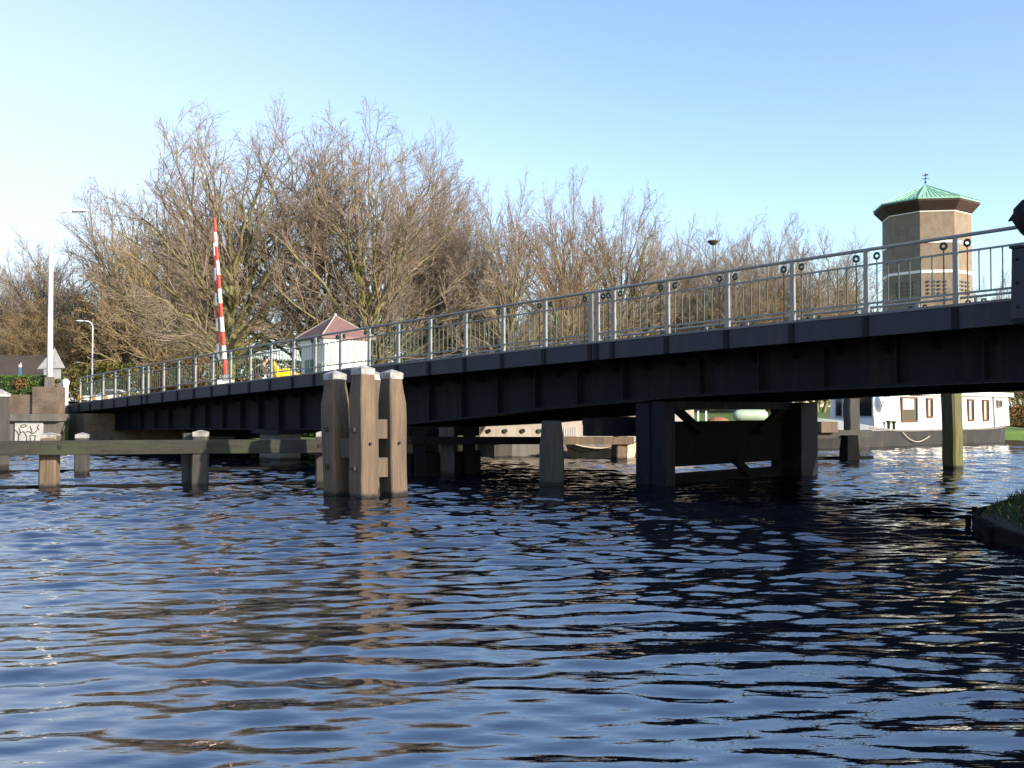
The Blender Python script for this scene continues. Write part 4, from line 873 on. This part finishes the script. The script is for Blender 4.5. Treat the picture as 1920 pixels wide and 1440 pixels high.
def taper(r0, r1, m): return r0[:, None] * (1 - np.linspace(0, 1, m)[None]) + r1[:, None] * np.linspace(0, 1, m)[None]
def make_tree(seed, H, spread, stems=1, twig='twig', leaf='leaf_brown', nleaf=1500, low=.14, dens=1.0, leafsize=.09):
    """returns (trunk mesh data, crown mesh data): trunk + main limbs, and all finer branches, twigs and last leaves"""
    rng = np.random.default_rng(seed); TV = []; TF = []; CV = []; CF = []; CM = []
    def put(LV, LF, V, Fq): o = sum(len(v) for v in LV); LV.append(V); LF.append(Fq + o)
    zc = H * .30; ez = H - zc                         # the crown fills a dome of these proportions
    def inside(P): return np.sqrt((P[..., 0] / spread) ** 2 + (P[..., 1] / spread) ** 2 + ((P[..., 2] - zc) / np.where(P[..., 2] > zc, ez, zc * .95)) ** 2)
    def clip_len(st, d, l):                             # stop branches at the dome, each at its own ragged distance
        e = inside(st + d * l[:, None]); lim = rng.uniform(.92, 1.05, len(l)); return np.where(e > lim, l * np.clip(1 - (e - lim) * 1.6, .25, 1), l)
    nl = stems; a0 = rng.uniform(0, 6.28) + np.arange(nl) * 6.28 / max(1, nl); lean = .04 if nl == 1 else .30 * spread / (H * .3) * .5
    dirs = np.stack([np.cos(a0) * lean, np.sin(a0) * lean, np.ones(nl)], 1); dirs /= np.linalg.norm(dirs, axis=1)[:, None]; ht = H * rng.uniform(.62, .76, nl)
    P0 = grow(rng, np.stack([np.cos(a0) * .25 * (nl > 1), np.sin(a0) * .25 * (nl > 1), np.zeros(nl) - .2], 1), dirs, ht, 16, .035, .02); r0 = taper(np.full(nl, H * .0195 / (1 if nl == 1 else 1.3)), np.full(nl, .025), 17)
    put(TV, TF, *tubes(P0, r0, 9))
    # main limbs fan out from the trunk to points spread over the dome
    per = max(9, int(24 * dens / nl ** .6)); n1_ = per * nl; own = np.repeat(np.arange(nl), per); q = (np.tile(np.arange(per), nl) + rng.random(n1_)) / per
    el = np.arcsin(np.clip(-.12 + 1.08 * q, -.2, .99)); az = np.tile(np.arange(per) * 2.399, nl) + rng.normal(0, .35, n1_) + (a0[own] if nl > 1 else 0)
    rr_ = rng.uniform(.9, 1.0, n1_); T = np.stack([np.cos(az) * np.cos(el) * spread, np.sin(az) * np.cos(el) * spread, zc + np.sin(el) * np.where(el > 0, ez, zc)], 1) * rr_[:, None]
    T[:, :2] += P0[own, 8, :2] * .35
    u0_ = low + (.60 - low) * np.clip(q + rng.normal(0, .08, n1_), 0, 1); f_ = u0_ * 16; i0 = np.minimum(f_.astype(int), 15); fr = (f_ - i0)[:, None]; st = P0[own, i0] * (1 - fr) + P0[own, i0 + 1] * fr
    v = T - st; L1 = np.linalg.norm(v, axis=1); c1 = st + v * .38 + np.array([0, 0, 1.0]) * (L1 * rng.uniform(.02, .2, n1_))[:, None] + rng.normal(0, .05, (n1_, 3)) * L1[:, None]
    tt_ = np.linspace(0, 1, 10)[None, :, None]; P1 = st[:, None] * (1 - tt_) ** 2 + 2 * c1[:, None] * tt_ * (1 - tt_) + T[:, None] * tt_ ** 2
    P1[:, 1:-1] += rng.normal(0, .012, (n1_, 8, 3)) * L1[:, None, None]; l = L1; r = r0[own, i0]
    r1 = taper(np.minimum(r * .75, .03 + l * .0155), np.full(len(l), .015), 10); put(TV, TF, *tubes(P1, r1, 6))
    st, d, l2, r = children(rng, P1, l, r1, 11, .16, .98, 36, .42, .12); l2 = clip_len(st, d, l2); P2 = grow(rng, st, d, l2, 6, .07, .025); r2 = taper(np.minimum(r * .65, .010 + l2 * .0135), np.full(len(l2), .012), 7); put(CV, CF, *tubes(P2, r2, 4))
    st, d, l3, r = children(rng, P2, l2, r2, 6, .12, .98, 36, .48, .10); l3 = clip_len(st, d, l3); P3 = grow(rng, st, d, l3, 4, .09, .02); r3 = taper(np.minimum(r * .7, .014), np.full(len(l3), .009), 5); put(CV, CF, *tubes(P3, r3, 3))
    st, d, l4, r = children(rng, P3, l3, r3, 4, .15, 1.0, 38, .6, .04); l4 = np.minimum(l4, 1.1); P4 = grow(rng, st, d, l4, 2, .12, .02); r4 = taper(np.minimum(r * .8, .0105), np.full(len(l4), .0065), 3); put(CV, CF, *tubes(P4, r4, 3))
    nf = sum(len(f) for f in CF); CM.append(np.zeros(nf, int))
    if nleaf:
        pick = rng.integers(0, len(P4), nleaf); C = P4[pick, 2] + rng.normal(0, .05, (nleaf, 3)); d1 = rng.normal(size=(nleaf, 3)); d1 /= np.linalg.norm(d1, axis=1)[:, None]; d2 = np.cross(d1, rng.normal(size=(nleaf, 3))); d2 /= np.linalg.norm(d2, axis=1)[:, None]
        s = leafsize * rng.uniform(.6, 1.2, (nleaf, 1)); put(CV, CF, np.stack([C - d1 * s, C - d2 * s * .7, C + d1 * s, C + d2 * s * .7], 1).reshape(-1, 3), np.arange(4 * nleaf).reshape(-1, 4)); CM.append(np.ones(nleaf, int))
    A = np.concatenate(CV); H2 = np.percentile(A[:, 2], 99.96); S2 = np.percentile(np.abs(A[:, 0]), 96)
    return (np.concatenate(TV), np.concatenate(TF)), (A, np.concatenate(CF), np.concatenate(CM)), [M[twig], M[leaf]], H2, S2
KINDS = {
    'broad': make_tree(11, 19, 6.6, 1, 'twig', 'leaf_brown', 450, .16, 1.5, .06),
    'multi': make_tree(23, 19, 7.0, 2, 'twig', 'leaf_brown', 450, .14, 1.5, .06),
    'slim': make_tree(31, 18, 5.4, 1, 'twig', 'leaf_brown', 250, .22, 1.35, .06),
    'red': make_tree(47, 15, 6.6, 1, 'twig_red', 'leaf_red', 900, .13, 1.7, .06),
    'oliv': make_tree(53, 14, 6.6, 1, 'twig', 'leaf_olive', 500, .12, 1.7, .06),
    'thick': make_tree(61, 11, 5.4, 3, 'twig_warm', 'leaf_brown', 2200, .08, 1.25, .07),
}
PROTO = {}
def tree(kind, px, Y, ytop, hw, label, rz, zb=1.9, name='bare_tree', cat='tree'):
    tr_, cr_, mats, H, sp = KINDS[kind]; top = at(px, ytop, Y); x = top.x; zb = gz(x, Y); sc = (top.z - zb) / (H * 1.0); sx = hw / F * Y / sp
    if kind not in PROTO:
        o = empty(name, (x, Y, zb)); npmesh('trunk', tr_[0], tr_[1], M['bark'], o, smooth=True); npmesh('crown', cr_[0], cr_[1], mats, o, cr_[2]); PROTO[kind] = o
    else:
        o = copy_tree(PROTO[kind]); o.name = name
    o.location = (x, Y, zb); o.rotation_euler.z = rz; o.scale = (sx, sx, sc)
    tag(o, label, cat, 'bare winter trees on the far bank')
TREES = [
    ('broad', 428, 62, 190, 200, 'broad bare tree right behind the red and white barrier', 0.3),
    ('slim', 566, 66, 194, 145, 'highest bare tree, slender, between the barrier tree and the tree over the hut', 1.1),
    ('multi', 705, 63, 196, 186, 'wide many-stemmed bare tree rising above the red-roofed hut', 0.4),
    ('slim', 805, 72, 235, 100, 'slender bare tree at the right edge of the tallest clump', 2.6),
    ('oliv', 945, 64, 328, 108, 'olive stemmed bare tree in the middle of the picture, over the railing joint', 0.2),
    ('thick', 1915, 66, 640, 70, 'brown low tree behind the stern of the white houseboat'),
    ('red', 1052, 67, 325, 110, 'reddish bare tree with withered red leaves, left of centre-right clump', 1.9),
    ('oliv', 1175, 70, 345, 118, 'rounded bare tree on the right shoulder of the middle clump', 2.2),
    ('multi', 1330, 82, 405, 105, 'lower bare tree below the big nest', 3.0),
    ('broad', 1440, 80, 398, 100, 'bare tree between the nest and the water tower, taller of its pair', 4.0),
    ('slim', 1560, 84, 425, 90, 'last bare tree before the water tower, seen through the railing', 0.9),
    ('broad', 232, 122, 345, 140, 'tall hazy bare tree behind the middle street lamp', 2.0),
    ('oliv', 85, 125, 435, 120, 'bare tree behind the tallest street lamp', 5.0),
    ('slim', -5, 118, 498, 85, 'bare tree cut off by the left picture edge', 5.5),
    ('thick', 315, 112, 400, 140, 'dense brown low-branched tree left of the barrier', 0.5),
    ('thick', 170, 118, 520, 120, 'dense brown bushy tree behind the left end of the railing', 2.4),
    ('oliv', 380, 115, 330, 110, 'olive bare tree far behind the barrier', 4.4),
    ('thick', 1255, 78, 495, 120, 'dense brown low tree behind the railing joint at the right', 1.2),
    ('thick', 1420, 74, 505, 120, 'dense brown low tree under the nest, behind the railing', 3.6),
    ('thick', 1535, 78, 520, 105, 'dense brown low tree just left of the water tower', 5.6),
    ('oliv', 1872, 130, 500, 55, 'small pale bare tree right of the water tower', 1.4),
    ('thick', 880, 74, 500, 95, 'dense brown low tree behind the middle of the railing', 0.0),
    ('thick', 1080, 76, 510, 95, 'dense brown low tree behind the railing joint', 2.0),
    ('oliv', 872, 68, 335, 95, 'olive bare tree filling the dip between the two tall clumps'),
    ('multi', 1385, 72, 430, 95, 'many-stemmed bare tree just right of the nest mast'),
    ('oliv', 1500, 74, 432, 100, 'rounded bare tree in the pair left of the water tower'),
    ('oliv', 1262, 76, 405, 90, 'olive bare tree at the right foot of the middle clump'),
    ('broad', 40, 122, 490, 100, 'bare tree spreading left of the tallest street lamp'),
    ('thick', 60, 115, 575, 110, 'dense brown low tree behind the hedge and the triangular sign'),
    ('oliv', 800, 86, 330, 100, 'olive bare tree far behind the tallest clump', 0.7),
]
TREES = [a if len(a) == 7 else a + (i * 1.7,) for i, a in enumerate(TREES)]
for a in TREES: tree(*a)
# shrubs along the far bank
def shrub(px, Y, z, r, n, m, label, seed, size=.09):
    p = at(px, 700, Y); z = gz(p.x, Y); o = empty('shrub', (p.x, Y, z), label, 'shrub', 'shrubs on the far bank')
    leaves('foliage', (p.x, Y, z + r[2] * .9), r, n, size, M[m], o, False, seed)
    mb = MB(); rg = random.Random(seed)
    for i in range(7): a = rg.uniform(0, 6.28); k_ = rg.uniform(.3, .7); mb.tube([(p.x, Y, z - .1), (p.x + r[0] * k_ * .4 * math.cos(a), Y + r[1] * k_ * .4 * math.sin(a), z + r[2] * .8), (p.x + r[0] * k_ * math.cos(a), Y + r[1] * k_ * math.sin(a), z + r[2] * 1.5)], [.04, .025, .01], 5)
    mb.build('stem', M['bark'], o)
for i, a in enumerate([(718, 57, 1.9, (.9, .9, 1.0), 2600, 'leaf_olive', 'yellow-green shrub right of the hut'), (478, 58, 1.9, (1.2, 1, 1.1), 2600, 'leaf_olive', 'olive shrub behind the person in the brown coat'),
                       (450, 54, 1.9, (.5, .5, .9), 1800, 'leaf_green', 'small dark green shrub right of the barrier foot'), (600, 47.6, .5, (1.4, .9, .5), 3200, 'leaf_green', 'green bank shrub seen under the left span'),
                       (800, 60, 1.7, (1.5, 1, .9), 2600, 'leaf_olive', 'olive shrub behind the railing above the tall piles'), (1010, 62, 1.7, (1.7, 1, .9), 2600, 'leaf_brown', 'brown shrub low behind the middle railing'),
                       (1225, 64, 1.7, (2, 1, 1.2), 3000, 'leaf_brown', 'brown shrub behind the railing right of the joint'), (250, 50, 1.9, (1.1, .8, .8), 2200, 'leaf_olive', 'olive shrub behind the left part of the railing'),
                       (330, 52, 1.9, (1.3, .8, .8), 2400, 'leaf_olive', 'olive shrub between the left railing and the barrier'), (1470, 70, 1.9, (2, 1, 1.2), 3000, 'leaf_brown', 'brown shrub low behind the right railing'),
                       (1900, 76, 1.6, (2.2, 1.4, 1.9), 6000, 'leaf_brown', 'brown shrub behind the stern of the white houseboat'),
  (1909, 71, .4, (1.7, .8, .75), 5000, 'leaf_brown', 'low brown waterside shrub at the right edge beyond the houseboat'),
  (210, 100, 2, (6, 2, 2.3), 6500, 'leaf_olive', 'long olive thicket far behind the small street lamps'), (360, 96, 2, (5, 2, 2.5), 6500, 'leaf_brown', 'brown thicket far behind the barrier foot'), (500, 92, 2, (5, 2, 2.5), 6500, 'leaf_olive', 'olive thicket far behind the yellow cover'),
  (640, 94, 2, (5, 2, 2.5), 6500, 'leaf_brown', 'brown thicket far behind the hut'), (780, 90, 2, (5, 2, 2.6), 6500, 'leaf_olive', 'olive thicket behind the railing right of the hut'), (910, 92, 2, (5, 2, 2.8), 6500, 'leaf_brown', 'brown thicket behind the middle of the railing'),
  (1050, 90, 2, (5, 2, 3.3), 6500, 'leaf_olive', 'olive thicket behind the railing joint'), (1180, 94, 2, (5, 2, 3.7), 6500, 'leaf_brown', 'brown thicket right of the railing joint'), (1320, 92, 2, (5, 2, 4.3), 6500, 'leaf_brown', 'brown thicket below the nest mast'), (1460, 94, 2, (5, 2, 4.7), 6500, 'leaf_olive', 'olive thicket left of the water tower'), (1590, 110, 2, (6, 2, 5.0), 6500, 'leaf_brown', 'brown thicket at the foot of the water tower')]):
    shrub(*a, seed=60 + i, size=.17 if a[4] > 6000 else .09)
# big nest on its mast
c = at(1337, 455, 80); ns = empty('nest', (c.x, 80, 1.9), 'large dark twig nest on a mast among the tree tops left of the water tower', 'nest')
mb = MB(); mb.loft([[Vector((c.x + r_ * (1 + .08 * math.sin(3 * t + r_)) * math.cos(t), 80 + r_ * math.sin(t), c.z + z)) for t in np.linspace(0, 2 * math.pi, 19)[:-1]] for r_, z in ((.1, -.22), (.2, -.16), (.34, -.02), (.43, .1), (.42, .16), (.25, .17))])
rg = random.Random(3)
for i in range(60):
    t = rg.uniform(0, 6.28); q = Vector((c.x + .36 * math.cos(t), 80 + .36 * math.sin(t), c.z + rg.uniform(-.08, .15))); mb.tube([q, q + Vector((rg.uniform(-.3, .3), rg.uniform(-.3, .3), rg.uniform(-.08, .14)))], .015, 3)
mb.build('bowl', M['nest'], ns); mb = MB(); mb.tube([(c.x, 80, 1.8), (c.x, 80, c.z - .2)], [.08, .035], 8); mb.build('mast', M['bark'], ns)

# ------------------------------------------------------------------ distant house and parked vehicles on the left bank
a, b = at(-60, 700, 105), at(82, 700, 105)
hs = empty('house', ((a.x + b.x) / 2, 108, 2), 'distant house with a long brown tiled roof behind the hedge', 'house')
mb = MB(); mb.box(((a.x + b.x) / 2, 108, 3.6), (b.x - a.x, 6, 3.4)); hw_ = mb.build('wall', M['brick'], hs)
x0, x1 = a.x - .3, b.x + .3; mb = MB(); mb.prism([(x0, 104.6, 5.2), (x0, 111.4, 5.2), (x0, 108, 7.6)], (x1 - x0, 0, 0)); mb.build('roof', mat('dull_brown_tiles', (.06, .048, .038), (.045, .038, .03), .8, rough=.9), hs)
for x in np.linspace(a.x + 1, b.x - 1, 4):
    mb = MB(); mb.box((x, 104.98, 3.9), (1.0, .08, 1.1)); wn = mb.build('window', M['white'], hs); mb = MB(); mb.box((x, 104.93, 3.9), (.84, .04, .94)); mb.build('pane', M['glass'], wn)
def car(px, Y, m, label, rz):
    x = at(px, 740, Y).x; o = empty('parked_car', (x, Y, 2.03), label, 'car', 'cars parked beyond the left end of the bridge')
    prf = [(-2.0, .3), (-2.05, .65), (-1.9, .9), (-1.2, .98), (-.6, 1.4), (.7, 1.42), (1.5, 1.0), (2.0, .9), (2.05, .5), (2.0, .3)]; ca, sa = math.cos(rz), math.sin(rz)
    def L(u, v, z): return Vector((x + u * ca - v * sa, Y + u * sa + v * ca, 2.03 + z))
    mb = MB(); mb.prism([L(u, -.8, z) for u, z in prf], L(0, 1.6, 0) - L(0, 0, 0)); mb.build('body', m, o, bevel=.05)
    for sv in (-.81, .81):
        mb = MB(); e = L(0, .01 * (1 if sv > 0 else -1), 0) - L(0, 0, 0); mb.prism([L(-1.05, sv * .999, .99), L(-.52, sv * .999, 1.34), L(.65, sv * .999, 1.35), L(1.25, sv * .999, 1.0)], e); mb.build('window', M['glass'], o)
        for u in (-1.3, 1.3): mb = MB(); mb.tube([L(u, sv - .1, .31), L(u, sv + .03 * (1 if sv > 0 else -1), .31)], .31, 14); w = mb.build('wheel', M['black'], o); mb = MB(); mb.tube([L(u, sv + .03 * (1 if sv > 0 else -1), .31), L(u, sv + .045 * (1 if sv > 0 else -1), .31)], .18, 10); mb.build('rim', M['greymetal'], w)
car(212, 88, M['white'], 'white car parked beyond the left end of the bridge', R(12))
a = at(146, 745, 56); rb_ = empty('road_barrier', (a.x + .9, 56, 2.03), 'low orange and white board barrier across the road beyond the left end of the railing', 'barrier')
mb = MB()
for i in range(6): mb.box((a.x + .17 + i * .34, 56, 2.33), (.34, .05, .24), 0, i % 2)
mb.build('board', [M['orange'], M['white']], rb_)
for x in (.1, 1.95): mb = MB(); mb.box((a.x + x, 56.06, 2.23), (.08, .06, .44)); mb.build('leg', M['greymetal'], rb_)
